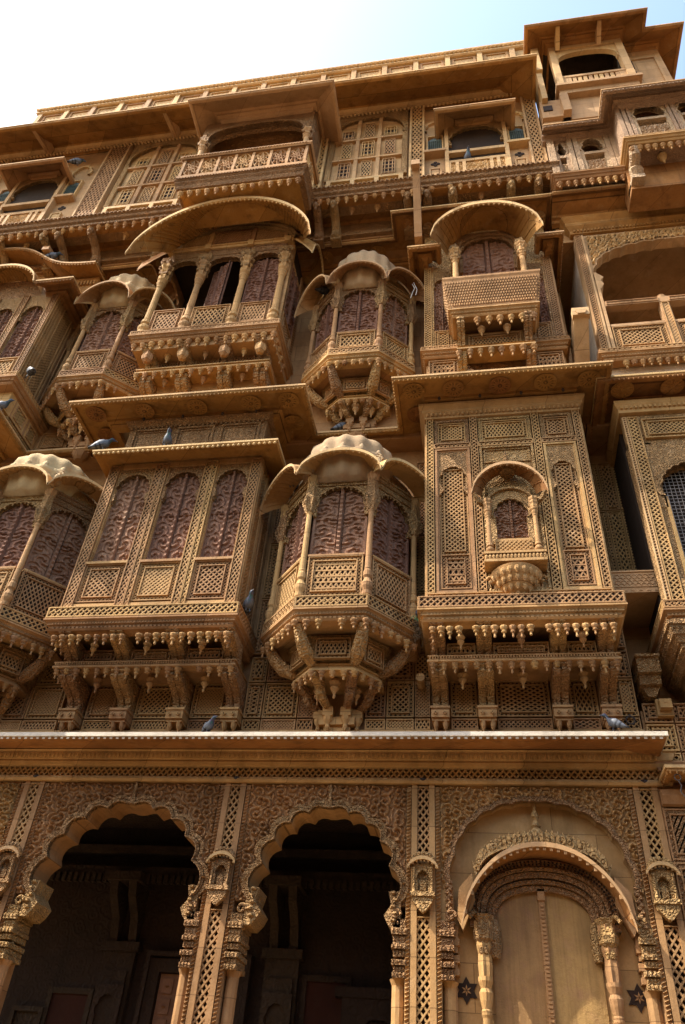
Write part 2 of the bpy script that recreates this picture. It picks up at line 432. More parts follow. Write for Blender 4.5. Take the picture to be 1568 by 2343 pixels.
PEND = MB().lathe([(0.010,-0.135),(0.016,-0.125),(0.012,-0.105),(0.013,-0.085),(0.030,-0.075),(0.034,-0.062),(0.022,-0.052),(0.040,-0.030),(0.048,-0.012),(0.044,0.0)], 8).mesh('pendant', 'stone')
PENDB = MB().lathe([(0.012,-0.078),(0.030,-0.072),(0.034,-0.062),(0.022,-0.052),(0.040,-0.030),(0.048,-0.012),(0.044,0.0)], 8).mesh('pendant', 'stone')   # drop broken off
def pendants(parent, path, z, step, sc=1.0, name='pendant', ends=True):
    out = []
    for i in range(len(path)-1):
        a = Vector(path[i]); b = Vector(path[i+1]); L = (b-a).length; n = max(1, int(round(L/step)))
        for k in range(n + (1 if i == len(path)-2 else 0)):
            p = a.lerp(b, k/n)
            if random.random() < 0.035: continue
            w_ = sc*random.uniform(0.84, 1.12)
            out.append(add(name, PEND if random.random() > .12 else PENDB, None, parent, (p.x+random.uniform(-.006, .006), p.y, z), random.uniform(0, .8), (w_, w_, sc*random.uniform(0.84, 1.14))))
    return out
BUD = MB().lathe([(0.008,-0.30),(0.02,-0.28),(0.015,-0.24),(0.03,-0.20),(0.06,-0.16),(0.065,-0.14),(0.035,-0.125),(0.075,-0.08),(0.085,-0.06),(0.05,-0.045),(0.06,-0.02),(0.05,0.0)], 9).mesh('hanging_bud', 'stone')
def bud(parent, x, y, z, s=0.8): return add('hanging_bud', BUD, None, parent, (x, y, z), 0, (s, s, s))

_c = {}
def column_mesh(kind='slim', mat='stone'):
    if (kind, mat) in _c: return _c[kind, mat]
    mb = MB()
    pr = [(1.55,0),(1.55,.025),(1.2,.03),(1.7,.06),(1.75,.085),(1.2,.11),(1.0,.125),(1.45,.14),(1.35,.175),(1.0,.19),(1.12,.20),(1.0,.21),(.86,.66),(1.05,.67),(1.05,.685),(.9,.69),(1.25,.72),(1.4,.745),(1.05,.76),(1.5,.785),(1.5,.80)]
    mb.lathe([(r, z) for r, z in pr], 12, flute=0.05, nf=12)
    # leafy capital spreading upwards
    mb.lathe([(1.35,.80),(1.5,.84),(1.35,.88),(1.75,.91),(1.6,.94),(2.0,.965),(2.05,1.0)], 14, flute=0.10, nf=7)
    me = mb.mesh('column', mat); _c[kind, mat] = me; return me
def column(parent, x, y, z0, h, r, rz=0.0, name='column', mat='stone'):
    return add(name, column_mesh('slim', mat), None, parent, (x, y, z0), rz, (r, r, h))

def s_bracket_mesh():                                 # unit: 1 wide (x), from y=0 (wall) to y=-1 (front), z 0..1
    mb = MB()
    def prof(o):
        fr = [(-.22,0.0),(-.30,.06),(-.22,.12),(-.18,.25),(-.30,.42),(-.55,.56),(-.80,.66),(-.97,.78),(-.90,.88),(-1.0,.94),(-1.0,1.0)]
        return [(y-o if y > -.95 else y-o*.5, z) for y, z in fr] + [(0,1.0),(0,0)]
    mb.prism_x(prof(0), -.5, .5)
    for c in (-.25, .25): mb.prism_x(prof(.055), c-.19, c+.19)
    return mb.mesh('bracket', 'carved')
SBR = s_bracket_mesh()
def bracket(parent, x, y, z0, w, d, h): return add('bracket', SBR, None, parent, (x, y, z0), 0, (w, d, h))

_foot = None
def foot(parent, x, y, z, w):
    global _foot
    if _foot is None:
        mb = MB(); mb.box(-.5, .5, -.16, .1, 0, .10); mb.box(-.55, .55, -.175, .1, .10, .125)
        mb.box(-.46, .46, -.13, .1, -.03, 0)
        for c in (-.26, .26):
            mb.lathe([(.02,-.2),(.05,-.17),(.04,-.12),(.13,-.08),(.17,-.03)], 7, (c, -.075, 0), sy=.35)
            mb.box(c-.1, c+.1, -.19, -.17, .035, .055); mb.box(c-.03, c+.03, -.19, -.17, .02, .07)
        _foot = mb.mesh('bracket_foot', 'stone')
    return add('bracket_foot', _foot, None, parent, (x, y, z), 0, (w, 1, 1))

def canopy_mesh(L, proj, ext, zi, ri, zo, ro, th=0.035, n=22, wide=0.02, mat='soffit', flat=0.85, thr=0.012):
    # curved eave: inner arch at y=0 (ends zi, rise ri), lip at y=-proj (ends zo, rise ro)
    mb = MB(); k = 5; top = []; bot = []
    for j in range(k+1):
        s = j/k; row = []; row2 = []
        hw = (L/2+wide)*(1-s)+(L/2+ext)*s
        for i in range(n+1):
            u = -1+2*i/n
            shp = max(0.0, 1-abs(u)**2.1)**flat
            z = (zi+ri*shp)*(1-s)+(zo+ro*shp)*s + 0.10*proj*math.sin(PI*s)
            row.append((u*hw, -proj*s, z)); row2.append((u*hw, -proj*s, z+th+0.03*(1-s)))
        bot.append(row); top.append(row2)
    m = n+1
    vs = [p for r in bot for p in r]; fs = [(j*m+i, j*m+i+1, (j+1)*m+i+1, (j+1)*m+i) for j in range(k) for i in range(n)]
    mb.add(vs, fs)
    vs = [p for r in top for p in r]; mb.add(vs, [(j*m+i, (j+1)*m+i, (j+1)*m+i+1, j*m+i+1) for j in range(k) for i in range(n)])
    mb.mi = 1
    # lip with a row of drops
    for i in range(n):
        a, b, c, d = bot[k][i], bot[k][i+1], top[k][i+1], top[k][i]
        o = -0.014
        q = [(a[0], a[1]+o, a[2]-.008), (b[0], b[1]+o, b[2]-.008), (c[0], c[1]+o, c[2]+.006), (d[0], d[1]+o, d[2]+.006)]
        r = [(x, y+0.03, z) for x, y, z in q]
        mb.add(q+r, [(0,1,2,3), (0,4,5,1), (2,6,7,3)])
    nd = max(8, int(L/0.055))
    for i in range(nd):
        u = (i+.5)/nd*n; i0 = int(u); fr = u-i0
        a = np.array(bot[k][i0])*(1-fr)+np.array(bot[k][min(n, i0+1)])*fr
        hh = .022 if L < 1 else .034
        mb.box(a[0]-hh*.4, a[0]+hh*.4, a[1]+.0, a[1]+.02, a[2]-hh, a[2])
    for e in (0, n):                                    # end faces
        q = [bot[j][e] for j in range(k+1)] + [top[j][e] for j in range(k, -1, -1)]
        mb.add(q, [tuple(range(len(q)))])
    # radiating ribs below
    mb.mi = 0
    nr = max(10, int(L/0.05))
    for i in range(nr):
        u = (i+.5)/nr*n; i0 = int(u); fr = u-i0
        pts = []
        for j in range(k):
            a = np.array(bot[j][i0])*(1-fr)+np.array(bot[j][min(n, i0+1)])*fr
            pts.append((a[0], a[1], a[2]+0.004))
        if thr: mb.tube(pts, thr, 4)
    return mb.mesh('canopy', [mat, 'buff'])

def dentils(mb, path, off, z0, z1, step, w, d=.014):
    for i in range(len(path)-1):
        a, c = Vector(path[i]), Vector(path[i+1]); L = (c-a).length; dr = (c-a).normalized(); nn = Vector((dr.y, -dr.x)); n = int(L/step)
        for k in range(n):
            q = a.lerp(c, (k+.5)/n)+nn*off; u = dr*(w/2); o = nn*d
            p = [q-u, q+u, q+u+o, q-u+o]
            mb.add([(v.x, v.y, z0) for v in p]+[(v.x, v.y, z1) for v in p], [(3,2,6,7), (0,1,2,3)[::-1], (0,3,7,4), (1,5,6,2), (4,5,6,7)])

# ================================================================== street
g = MB(); g.add([(-600,-600,0),(600,-600,0),(600,600,0),(-600,600,0)], [(0,1,2,3)])
st = add('street', g, 'street'); st['kind'] = 'structure'

HAV = thing('haveli', 'golden sandstone mansion facade with carved oriels, arcade and lattice screens', 'mansion', (-2.0, 0.0, 0.0))
NB = thing('haveli', 'neighbouring sandstone mansion with balustraded arch and roof pavilion at the right edge', 'mansion', (2.9, 0.0, 0.0))

# ------------------------------------------------------------------ masonry shells
w = MB()
w.box(-12.0, 1.72, 0.03, 1.2, 5.12, 9.7)                 # first floor wall
w.box(-12.0, 1.70, -0.25, 1.2, 9.7, 14.1)                # second floor wall
w.box(-12.0, 1.68, -0.95, 1.2, 14.1, 14.66)
w.box(-12.0, 1.68, -1.30, 1.2, 14.66, 18.3)              # top storey, set out on brackets
wall = add('wall', w, 'stone', HAV, (0, 0, 0))
pl = MB(); pl.box(-12.0, 2.1, -0.3, 6.0, 0.0, 1.05); pl.box(-12.0, 2.1, -0.7, -0.3, 0.0, 0.5)
add('plinth', pl, 'buff', HAV)

# ================================================================== ground floor arcade
CX = [-7.30, -4.99, -2.62, -0.585, 1.63]                # pier centres
def pier(cx):
    mb = MB(); caps = []
    mb.box(-.17, .17, 0.07, .45, 1.05, 4.72)
    for s in (-1, 1):
        cp = MB(); caps.append(cp)
        a, b = sorted((s*.062, s*.118)); mb.box(a, b, 0.0, .1, 1.05, 4.74)
        a, b = sorted((s*.124, s*.168)); mb.box(a, b, 0.016, .1, 1.05, 4.70)
        # rope moulding
        nz = 90
        for i in range(nz):
            z = 1.6+i*(4.66-1.6)/nz; a, b = sorted((s*.128, s*.164))
            mb.add([(a, .016, z), (b, .016, z+.016), (b, .016, z+.032), (a, .016, z+.016), (a, -.004, z+.008), (b, -.004, z+.024)], [(0,1,5,4), (4,5,2,3)])
        # engaged shaft with moulded capital under the arch foot
        mb.lathe([(.075,1.05),(.075,1.3),(.055,1.35),(.055,2.9),(.075,2.95)], 10, (s*.235, .12, 0), flute=.07, nf=10)
        for k, (h0, h1, o) in enumerate(((2.95,3.0,.10),(3.0,3.05,.085),(3.05,3.1,.11),(3.12,3.18,.09),(3.18,3.22,.115),(3.22,3.30,.095),(3.30,3.36,.12),(3.36,3.44,.10))):
            cp.box(s*.222-o*.62, s*.222+o*.62, .10-o*1.0, .34, h0, h1-.008)
            for q in range(4): cp.lathe([(.003,-.018),(.010,-.006),(.010,.010),(.004,.018)], 5, (s*.222-o*.5+q*o*.33, .10-o*1.0, (h0+h1)/2))
        for k in range(4):
            cp.lathe([(.018,-.03),(.028,-.01),(.018,.02)], 7, (s*.235+s*.035, .03+.02*k, 3.42-.11*k))
        cp.tube([(s*.26+.05*math.cos(t)*(1-t/9), -.005, 3.47+.05*math.sin(t)*(1-t/9)) for t in np.linspace(0, 7, 16)], .016, 5)
    o = add('pier', mb, 'stone', HAV, (cx, 0, 0))
    for cp in caps: add('capital', cp, 'fine', o, (cx, 0, 0))
    # pierced strips above and below the little shrine
    for z0, z1 in ((1.2, 3.46), (4.02, 4.70)):
        m2 = MB()
        m2.lattice([(-.062, z0), (.062, z0), (.062, z1), (-.062, z1)], [(52, .052), (-52, .052)], .017, .018, .04)
        m2.frame(-.066, .066, z0, z1, .008, .004, .06)
        m2.mi = 1; m2.add([(-.06, .064, z0), (.06, .064, z0), (.06, .064, z1), (-.06, .064, z1)], [(0,1,2,3)])  # dark sheet paints the shade behind the pierced strip
        add('lattice_strip', m2.mesh('lattice_strip', ['stone', 'interior_shade']), None, o, (cx, 0, 0))
    # miniature shrine
    n = MB()
    ar = cusped(-.05, .05, 3.76, 3.86, 2)
    plate(n, -.10, .10, 3.66, 3.92, ar, -.05, .0)
    n.box(-.1, .1, .0, .02, 3.66, 3.92)
    n.prism([(-.03, 3.68), (.03, 3.68), (.03, 3.75), (0, 3.78), (-.03, 3.75)], -.035, 0)
    for s in (-1, 1): n.lathe([(.016,3.66),(.012,3.7),(.012,3.84),(.02,3.88)], 6, (s*.085, -.06, 0))
    n.box(-.115, .115, -.085, .0, 3.62, 3.66)
    n.prism([(-.105, 3.62), (.105, 3.62), (.09, 3.57), (.03, 3.50), (0, 3.48), (-.03, 3.50), (-.09, 3.57)], -.07, 0)
    for k in range(9):
        t = PI*k/8; n.lathe([(.018,-.02),(.024,0),(.012,.022)], 6, (.105*math.cos(t), -.045, 3.94+.075*math.sin(t)))
    add('shrine', n.mesh('shrine', 'fine'), None, o, (cx, 0, 0))
    cm = canopy_mesh(.2, .09, .05, 3.90, .06, 3.865, .09, th=.018, n=12, thr=0)
    add('shrine_canopy', cm, None, o, (cx, 0.0, 0))
    k = MB(); k.lathe([(.02,0),(.05,.02),(.045,.05),(.02,.06)], 8, (0, 0, 0)); add('boss', k, 'iron', o, (cx, .0, 4.725))
    return o
for c in CX: pier(c)

def spandrel(x0, x1, arch, seed, yback=.35, field_y=0.035, grow=.075):
    mb = MB(); zs = arch[0][1]
    plate(mb, x0, x1, zs, 4.72, arch, field_y+.003, yback)
    o = add('arch', mb, 'stone', HAV, (0, 0, 0))
    f = MB(); ins = inside_arch(arch, grow*.9)
    f.field(x0+.01, x1-.01, zs-.25+.25, 4.70, int((x1-x0)/.0095), int((4.70-zs)/.0095), scrolls(.115, seed, .05), field_y, lambda X, Z: ~ins(X, Z))
    add('scroll_relief', f.mesh('scroll_relief', 'stone'), None, o)
    b = MB(); archband(b, arch, grow*.45, -.012, .05); archband(b, [(x, z) for x, z in arch], .012, -.03, .03)
    big = [( (arch[0][0]+arch[-1][0])/2+(x-(arch[0][0]+arch[-1][0])/2)*1.05, zs+(z-zs)*1.045) for x, z in arch]
    archband(b, big, grow*.5, -.002, .05)
    ax, az = arch[len(arch)//2]
    b.prism([(ax-.035, az+.0), (ax+.035, az+.0), (ax+.012, az+.12), (ax+.02, az+.2), (ax, 4.72), (ax-.02, az+.2), (ax-.012, az+.12)], -.02, .05)
    # bosses on every lobe
    for i in range(3, len(arch), 6):
        x, z = arch[i]; cx = (arch[0][0]+arch[-1][0])/2
        x = cx+(x-cx)*1.035; z = zs+(z-zs)*1.035+.004
        b.lathe([(.0,-.014),(.016,-.01),(.024,.0)], 7, (x, -.014, z))
    add('arch_moulding', b.mesh('arch_moulding', 'fine'), None, o)
    # carved corbel feet of the arch, standing on the capitals
    for s, px in ((1, arch[0][0]), (-1, arch[-1][0])):
        c = MB()
        pts = [(px+s*.03, zs+.12), (px-s*.0, zs), (px+s*.07, zs-.09), (px+s*.035, zs-.16), (px-s*.02, zs-.22), (px-s*.09, zs-.22), (px-s*.09, zs+.12)]
        if s < 0: pts = pts[::-1]
        c.prism(pts, .0, yback-.01)
        for k in range(5): c.lathe([(.01,-.012),(.03,.0),(.026,.02)], 6, (px-s*(.02+.02*(k % 2)), -.006, zs+.10-.06*k))
        add('arch_foot', c.mesh('arch_foot', 'fine'), None, o)
    return o
A1 = cusped(-4.60, -2.92, 3.55, 4.45, 5, p=.8, bul=.30)
A2 = cusped(-2.24, -0.89, 3.55, 4.44, 5, p=.8, bul=.30)
A0 = cusped(-6.95, -5.32, 3.55, 4.45, 5, p=.8, bul=.30)
spandrel(-4.82, -2.79, A1, 3); spandrel(-2.45, -0.755, A2, 5); spandrel(-7.13, -5.16, A0, 9)

# entablature
e = MB()
PX = [(-12.0, 0.0), (1.86, 0.0), (1.86, .5)]
e.sweep(PX, [(.0,4.72),(.03,4.72),(.045,4.745),(.03,4.77),(.012,4.785),(-.3,4.785),(-.3,4.72)])
e.sweep(PX, [(.02,4.885),(.05,4.895),(.065,4.93),(.055,4.95),(.075,4.96),(.10,5.03),(.12,5.045),(-.3,5.045),(-.3,4.885)])
e.box(-12.0, 1.83, .06, .6, 4.7, 5.12)
for i in range(176):                                      # leaf cyma
    x = -6.9+i*.05
    if x > 1.8: break
    e.add([(x,-.062,4.958),(x+.03,-.062,4.958),(x+.052,-.104,5.035),(x+.018,-.104,5.035),(x+.012,-.098,4.985),(x+.04,-.108,5.0)], [(0,1,5,4), (4,5,2,3)])
    e.lathe([(.004,-.036),(.017,-.012),(.019,.012),(.008,.036)], 6, (x+.025, -.088, 4.995))
    e.add([(x,-.034,4.755),(x+.03,-.034,4.755),(x+.015,-.052,4.735)], [(0,1,2)])
ent = add('entablature', e, 'stone', HAV)
m = MB(); m.lattice([(-12, 4.785), (1.84, 4.785), (1.84, 4.885), (-12, 4.885)], [(50, .05), (-50, .05)], .018, .0, .04)
add('lattice_frieze', m, 'stone', ent)
ch = MB()
ch.sweep([(-12.0, -.50), (1.82, -.50), (1.82, .1)], [(0,5.005),(.0,5.06),(-.05,5.075),(-.53,5.16),(-.53,5.08),(-.35,5.05),(-.05,4.995),(-.012,4.998)])
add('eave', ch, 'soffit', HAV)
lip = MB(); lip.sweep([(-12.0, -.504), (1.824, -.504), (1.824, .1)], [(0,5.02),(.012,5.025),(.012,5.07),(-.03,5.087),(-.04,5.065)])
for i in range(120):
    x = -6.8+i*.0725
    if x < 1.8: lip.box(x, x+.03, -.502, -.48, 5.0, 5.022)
add('eave_lip', lip, 'sunlit_lip', HAV)

# ------------------------------------------------------------------ porch interior behind the arches
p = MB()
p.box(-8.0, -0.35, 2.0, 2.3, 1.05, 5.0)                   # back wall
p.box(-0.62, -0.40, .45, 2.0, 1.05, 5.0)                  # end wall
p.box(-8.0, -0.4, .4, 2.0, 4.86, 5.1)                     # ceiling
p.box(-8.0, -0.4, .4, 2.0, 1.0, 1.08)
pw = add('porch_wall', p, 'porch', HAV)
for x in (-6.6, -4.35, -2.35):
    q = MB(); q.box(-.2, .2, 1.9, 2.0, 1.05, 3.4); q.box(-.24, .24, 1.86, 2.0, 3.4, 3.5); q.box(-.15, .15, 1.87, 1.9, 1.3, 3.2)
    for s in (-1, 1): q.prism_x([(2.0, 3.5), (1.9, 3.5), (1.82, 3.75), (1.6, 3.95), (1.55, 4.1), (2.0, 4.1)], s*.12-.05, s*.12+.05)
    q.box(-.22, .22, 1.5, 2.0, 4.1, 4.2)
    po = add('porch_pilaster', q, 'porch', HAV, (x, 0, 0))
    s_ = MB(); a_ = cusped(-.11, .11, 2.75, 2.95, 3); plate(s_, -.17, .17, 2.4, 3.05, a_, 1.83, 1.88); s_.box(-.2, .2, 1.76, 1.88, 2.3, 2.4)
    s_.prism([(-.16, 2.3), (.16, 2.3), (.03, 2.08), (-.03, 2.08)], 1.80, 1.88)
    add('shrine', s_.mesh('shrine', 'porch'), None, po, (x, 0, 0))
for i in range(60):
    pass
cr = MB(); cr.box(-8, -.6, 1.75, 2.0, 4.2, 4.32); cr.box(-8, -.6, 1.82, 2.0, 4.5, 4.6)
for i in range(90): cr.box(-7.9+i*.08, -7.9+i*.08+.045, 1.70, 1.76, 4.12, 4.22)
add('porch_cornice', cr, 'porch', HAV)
dr = MB(); dr.frame(-3.95, -2.75, 1.05, 3.35, .14, 1.9, 2.0); dr.frame(-3.99, -2.71, 1.05, 3.42, .05, 1.86, 2.0)
po = add('porch_door', dr, 'porch', HAV)
dl = MB(); dl.box(-3.8, -2.9, 1.96, 1.99, 1.1, 3.2)
for i in range(5):
    for j in range(10):
        dl.box(-3.76+i*.18, -3.76+i*.18+.13, 1.94, 1.96, 1.2+j*.2, 1.2+j*.2+.15); dl.lathe([(.0,-.02),(.03,0)], 6, (-3.695+i*.18, 1.935, 1.275+j*.2))
add('door_leaf', dl, 'wood', po)
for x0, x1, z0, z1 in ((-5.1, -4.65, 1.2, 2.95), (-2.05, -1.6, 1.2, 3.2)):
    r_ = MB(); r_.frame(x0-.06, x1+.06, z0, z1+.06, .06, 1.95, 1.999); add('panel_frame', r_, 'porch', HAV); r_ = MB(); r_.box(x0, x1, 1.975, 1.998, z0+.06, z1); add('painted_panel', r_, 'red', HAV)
gw = MB(); ga = cusped(-1.45, -.98, 2.55, 2.85, 3); plate(gw, -1.62, -.8, 1.7, 3.05, ga, 1.86, 1.98); gw.box(-1.7, -.72, 1.84, 1.98, 3.05, 3.15)
gw.frame(-1.62, -.8, 1.5, 1.72, .03, 1.85, 1.9)
for s in (-1, 1): gw.lathe([(.05,1.7),(.035,1.8),(.035,2.3),(.06,2.5)], 8, (-1.215+s*.33, 1.84, 0))
gwo = add('porch_window', gw, 'porch', HAV)
gl = MB(); gl.lattice([(-1.46, 1.72), (-.97, 1.72), (-.97, 2.85), (-1.46, 2.85)], [(0,.05),(90,.05)], .01, 1.93, .012); add('window_grille', gl, 'iron', gwo)
wn_ = MB(); wn_.frame(-5.55, -5.15, 2.2, 2.8, .05, 1.93, 2.0); wn_.box(-5.5, -5.2, 1.97, 1.99, 2.25, 2.75); add('wall_niche', wn_, 'porch', HAV)
rg = MB(); rg.field(-1.36, -1.23, 2.02, 2.32, 8, 14, lambda X, Z: .012*np.sin(X*90)+.01*np.cos(Z*40), 1.915, lambda X, Z: ((X+1.295)/.062)**2+((Z-2.17)/.15)**2 < 1+.25*np.sin(Z*70))
rag = add('cloth_rag', rg, 'rag'); rag['label'] = 'pale rag hanging on the dark grille inside the middle arch'; rag['category'] = 'rag'
rag_t = rag.modifiers.new('thickness', 'SOLIDIFY'); rag_t.thickness = .006

# ------------------------------------------------------------------ doorway bay
d = MB(); d.box(-.43, 1.47, .16, .45, 1.05, 4.72)
db = add('doorway', d, 'stone', HAV)
AB = cusped(-.30, 1.36, 3.72, 4.55, 6, p=.72, bul=.14)
sp = MB(); plate(sp, -.415, 1.46, 3.40, 4.72, AB, .038, .17)
add('spandrel', sp, 'stone', db)
f = MB(); ins = inside_arch(AB, .05)
f.field(-.41, 1.455, 3.72, 4.70, 196, 103, scrolls(.105, 21, .05), .036, lambda X, Z: ~ins(X, Z))
add('scroll_relief', f.mesh('scroll_relief', 'stone'), None, db)
b = MB(); archband(b, AB, .03, .0, .08); archband(b, [(.53+(x-.53)*1.03, 3.72+(z-3.72)*1.03) for x, z in AB], .03, .012, .08)
for k in range(12):
    for s in (-1, 1): b.lathe([(.012,-.012),(.03,.0),(.02,.03)], 6, (.53+s*(.86+.02*(k % 2)), .012, 3.76-.03*k))
add('arch_moulding', b.mesh('arch_moulding', 'fine'), None, db)
# side colonnettes of the doorway (flat jambs)
for s, x in ((-1, -.345), (1, 1.40)):
    j = MB(); j.box(x-.06, x+.06, .10, .17, 1.05, 3.0)
    for k, (h0, h1, o) in enumerate(((3.0,3.05,.085),(3.05,3.1,.07),(3.1,3.16,.09),(3.18,3.24,.075),(3.24,3.3,.09),(3.3,3.4,.08))): j.box(x-o, x+o, .14-o, .17, h0, h1)
    j.tube([(x-s*.0+.05*math.cos(t)*(1-t/9), .05, 3.46+.05*math.sin(t)*(1-t/9)) for t in np.linspace(0, 7, 16)], .018, 5)
    add('jamb', j, 'stone', db)
# door leaves and batten
dx0, dx1, dxc = .045, 1.005, .525
def door_poly(a, b):
    pts = []
    for k in range(17):
        u = -1+2*k/16; x = dxc+u*.48
        if a-1e-6 <= x <= b+1e-6: pts.append((x, 3.42+.33*max(0, 1-abs(u)**2.2)**.6))
    return [(a, 1.1)]+pts+[(b, 1.1)]
def leaf_poly(a, b): return [(a, 1.1), (b, 1.1)]+[(x, z) for x, z in door_poly(a, b)[1:-1]][::-1]
for a, bb in ((dx0, dxc), (dxc, dx1)):
    L = MB(); L.prism(leaf_poly(a, bb), .145+.002*(a > .2), .158); add('door_leaf', L, 'door', db)
L = MB(); L.box(dxc-.027, dxc+.027, .115, .147, 1.1, 3.66)
for i in range(60): L.box(dxc-.016, dxc+.016, .105, .116, 1.6+i*.034, 1.6+i*.034+.02)
L.box(dxc-.032, dxc+.032, .10, .147, 3.66, 3.76); add('door_batten', L, 'stone', db)
# concentric arch bands over the door
ab = MB()
def arc(hw, zs, za, n=24, p=.6): return [(dxc-hw*math.cos(PI*k/n), zs+(za-zs)*math.sin(PI*k/n)**p*1.0) for k in range(n+1)]
for hw, zs, za, g_, y0, y1 in ((.44,3.40,3.74,.05,.10,.16),(.49,3.40,3.80,.035,.07,.16),(.53,3.40,3.85,.05,.055,.16),(.585,3.40,3.91,.03,.03,.16),(.62,3.40,3.95,.06,.05,.16)):
    archband(ab, arc(hw, zs, za), g_, y0, y1)
for k in range(46):                                        # drilled dots and leaf drops along the bands
    t = PI*(k+.5)/46
    for hw, za, y in ((.51,3.825,.065), (.60,3.93,.026)):
        ab.lathe([(.0,-.012),(.012,0)], 5, (dxc-hw*math.cos(t), y, 3.40+(za-3.40)*math.sin(t)**.6))
add('door_arch', ab.mesh('door_arch', 'fine'), None, db)
dots = MB()
for k in range(54):
    t = PI*(k+.5)/54
    for r_ in (.635, .66):
        x = dxc-r_*math.cos(t); z = 3.40+(3.95+(r_-.62)-3.40)*math.sin(t)**.6
        dots.box(x-.008, x+.008, .042, .049, z-.008, z+.008)
add('hole_shade_dots', dots, 'interior_shade', db)['kind'] = 'stuff'  # dark squares painting the shade of small holes
for s in (-1, 1):
    x = dxc+s*.555
    column(db, x, .085, 1.2, 2.25, .042, name='door_column')
    v = MB(); v.lathe([(.05,3.18),(.06,3.22),(.05,3.26),(.085,3.30),(.09,3.36),(.075,3.44),(.10,3.50),(.07,3.51)], 12, (x, .07, 0), flute=.08, nf=6)
    v.lathe([(.04,3.16),(.055,3.22),(.06,3.3),(.05,3.42),(.03,3.48)], 8, (x-s*.10, .11, 0), flute=.08, nf=5)
    v.tube([(x+s*(.05+.05*u), .04-.05*u, 3.49+.03*math.sin(3*u)) for u in np.linspace(0, 1.4, 6)], .02, 6)
    add('capital', v, 'fine', db)
cm = canopy_mesh(1.34, .30, .09, 3.52, .50, 3.36, .70, th=.03, n=30, mat='soffit', flat=.62, thr=0)
add('door_canopy', cm, None, db, (.545, .10, 0))
cr = MB()                                                  # leaf-carved crest on the canopy
def crest(t, k): return (.545-(.60+.05*k)*math.cos(t), .03-.10*(1-k), 3.78+(.33+.16*k)*math.sin(t)**.75)
for i in range(30):
    t0 = .28+(PI-.56)*i/30; t1 = .28+(PI-.56)*(i+1)/30
    q = [crest(t0, 0), crest(t1, 0), crest(t1, 1), crest(t0, 1)]; cr.add(q+[(x, .16, z) for x, y, z in q], [(0,1,2,3), (3,2,6,7), (0,4,5,1)])
    tm = (t0+t1)/2; x, y, z = crest(tm, .5); cr.lathe([(.004,-.08),(.028,-.03),(.022,.03),(.004,.08)], 6, (x, y-.01, z))
cr.lathe([(.0,.36),(.014,.34),(.02,.30),(.012,.27),(.03,.24),(.04,.20),(.02,.17),(.03,.14),(.05,.11),(.03,.09),(.07,.05),(.13,.0),(.11,-.08)][::-1], 12, (.535, .09, 4.23))
for s in (-1, 1): cr.prism([(.545+s*.62, 3.83), (.545+s*.66, 3.98), (.545+s*.6, 3.90)], .0, .1)
add('canopy_crest', cr, 'carved', db)
for s in (-1, 1):
    k = MB(); x = .545+s*.66
    k.prism([(x, 3.86), (x+s*.13, 3.72), (x+s*.15, 3.45), (x+s*.10, 3.36), (x-s*.02, 3.62)][::s], .0, .15); add('canopy_wing', k, 'stone', db)
def star(cx, cz, r):
    k = MB(); k.mi = 1
    k.prism([(cx+(r if i % 2 == 0 else r*.577)*math.sin(PI*i/6), cz+(r if i % 2 == 0 else r*.577)*math.cos(PI*i/6)) for i in range(12)], .150, .158, False)
    k.mi = 0
    for i in range(6):
        a = PI*i/3; c_, s_ = math.sin(a), math.cos(a)
        pts = [(0, .04), (.07, .18), (0, .42), (-.07, .18)]
        k.prism([(cx+r*(x*s_+z*c_), cz+r*(-x*c_*1.0*1.0+z*s_)) for x, z in pts], .142, .1505, False)
    add('star_shade', k.mesh('star_shade', ['stone', 'interior_shade']), None, db)  # flat dark star paints the shade of an opening
star(-.205, 2.90, .112); star(1.285, 2.91, .112)

# ================================================================== first floor: wall panels above the eave
bw = MB()
bw.sweep([(-12, .0), (1.72, .0)], [(.0,5.13),(.07,5.13),(.07,5.17),(.05,5.19),(.05,5.22),(-.1,5.22),(-.1,5.13)])
bw.sweep([(-12, .0), (1.72, .0)], [(.0,5.25),(.055,5.25),(.075,5.27),(.06,5.30),(.045,5.31),(-.1,5.31)])
for i in range(170):
    x = -6.8+i*.05
    if x < 1.7: bw.box(x, x+.024, -.062, -.04, 5.225, 5.25)
band = add('wall_band', bw, 'stone', HAV)
def wall_panels(xs, rows, y=0.0, kinds=('diag', 'dense', 'tall', 'flat')):
    k = 0
    for z0, z1 in rows:
        for i in range(len(xs)-1):
            jali(HAV, xs[i]+.008, xs[i+1]-.008, z0, z1, y-.03, kinds[k % len(kinds)], .042 if z1-z0 > .2 else .036, .035 if z1-z0 > .2 and xs[i+1]-xs[i] > .2 else 0); k += 1
rows = [(5.315, 5.44), (5.46, 5.90), (5.92, 6.25)]
wall_panels([-6.6, -5.9, -5.4, -4.94], rows)
wall_panels([-4.62, -4.21], rows[:2]); wall_panels([-4.0, -3.52], rows[:2], kinds=('tall', 'diag')); wall_panels([-3.31, -2.87], rows[:2])
wall_panels([-2.66, -2.44, -2.02, -1.82], rows); wall_panels([-1.24, -1.0, -.68, -.50], rows)
wall_panels([-.28, .02], rows[:2]); wall_panels([.22, .81], rows[:2], kinds=('diag', 'flat')); wall_panels([1.01, 1.31], rows[:2], kinds=('flat', 'tall')); wall_panels([1.50, 1.71], rows)
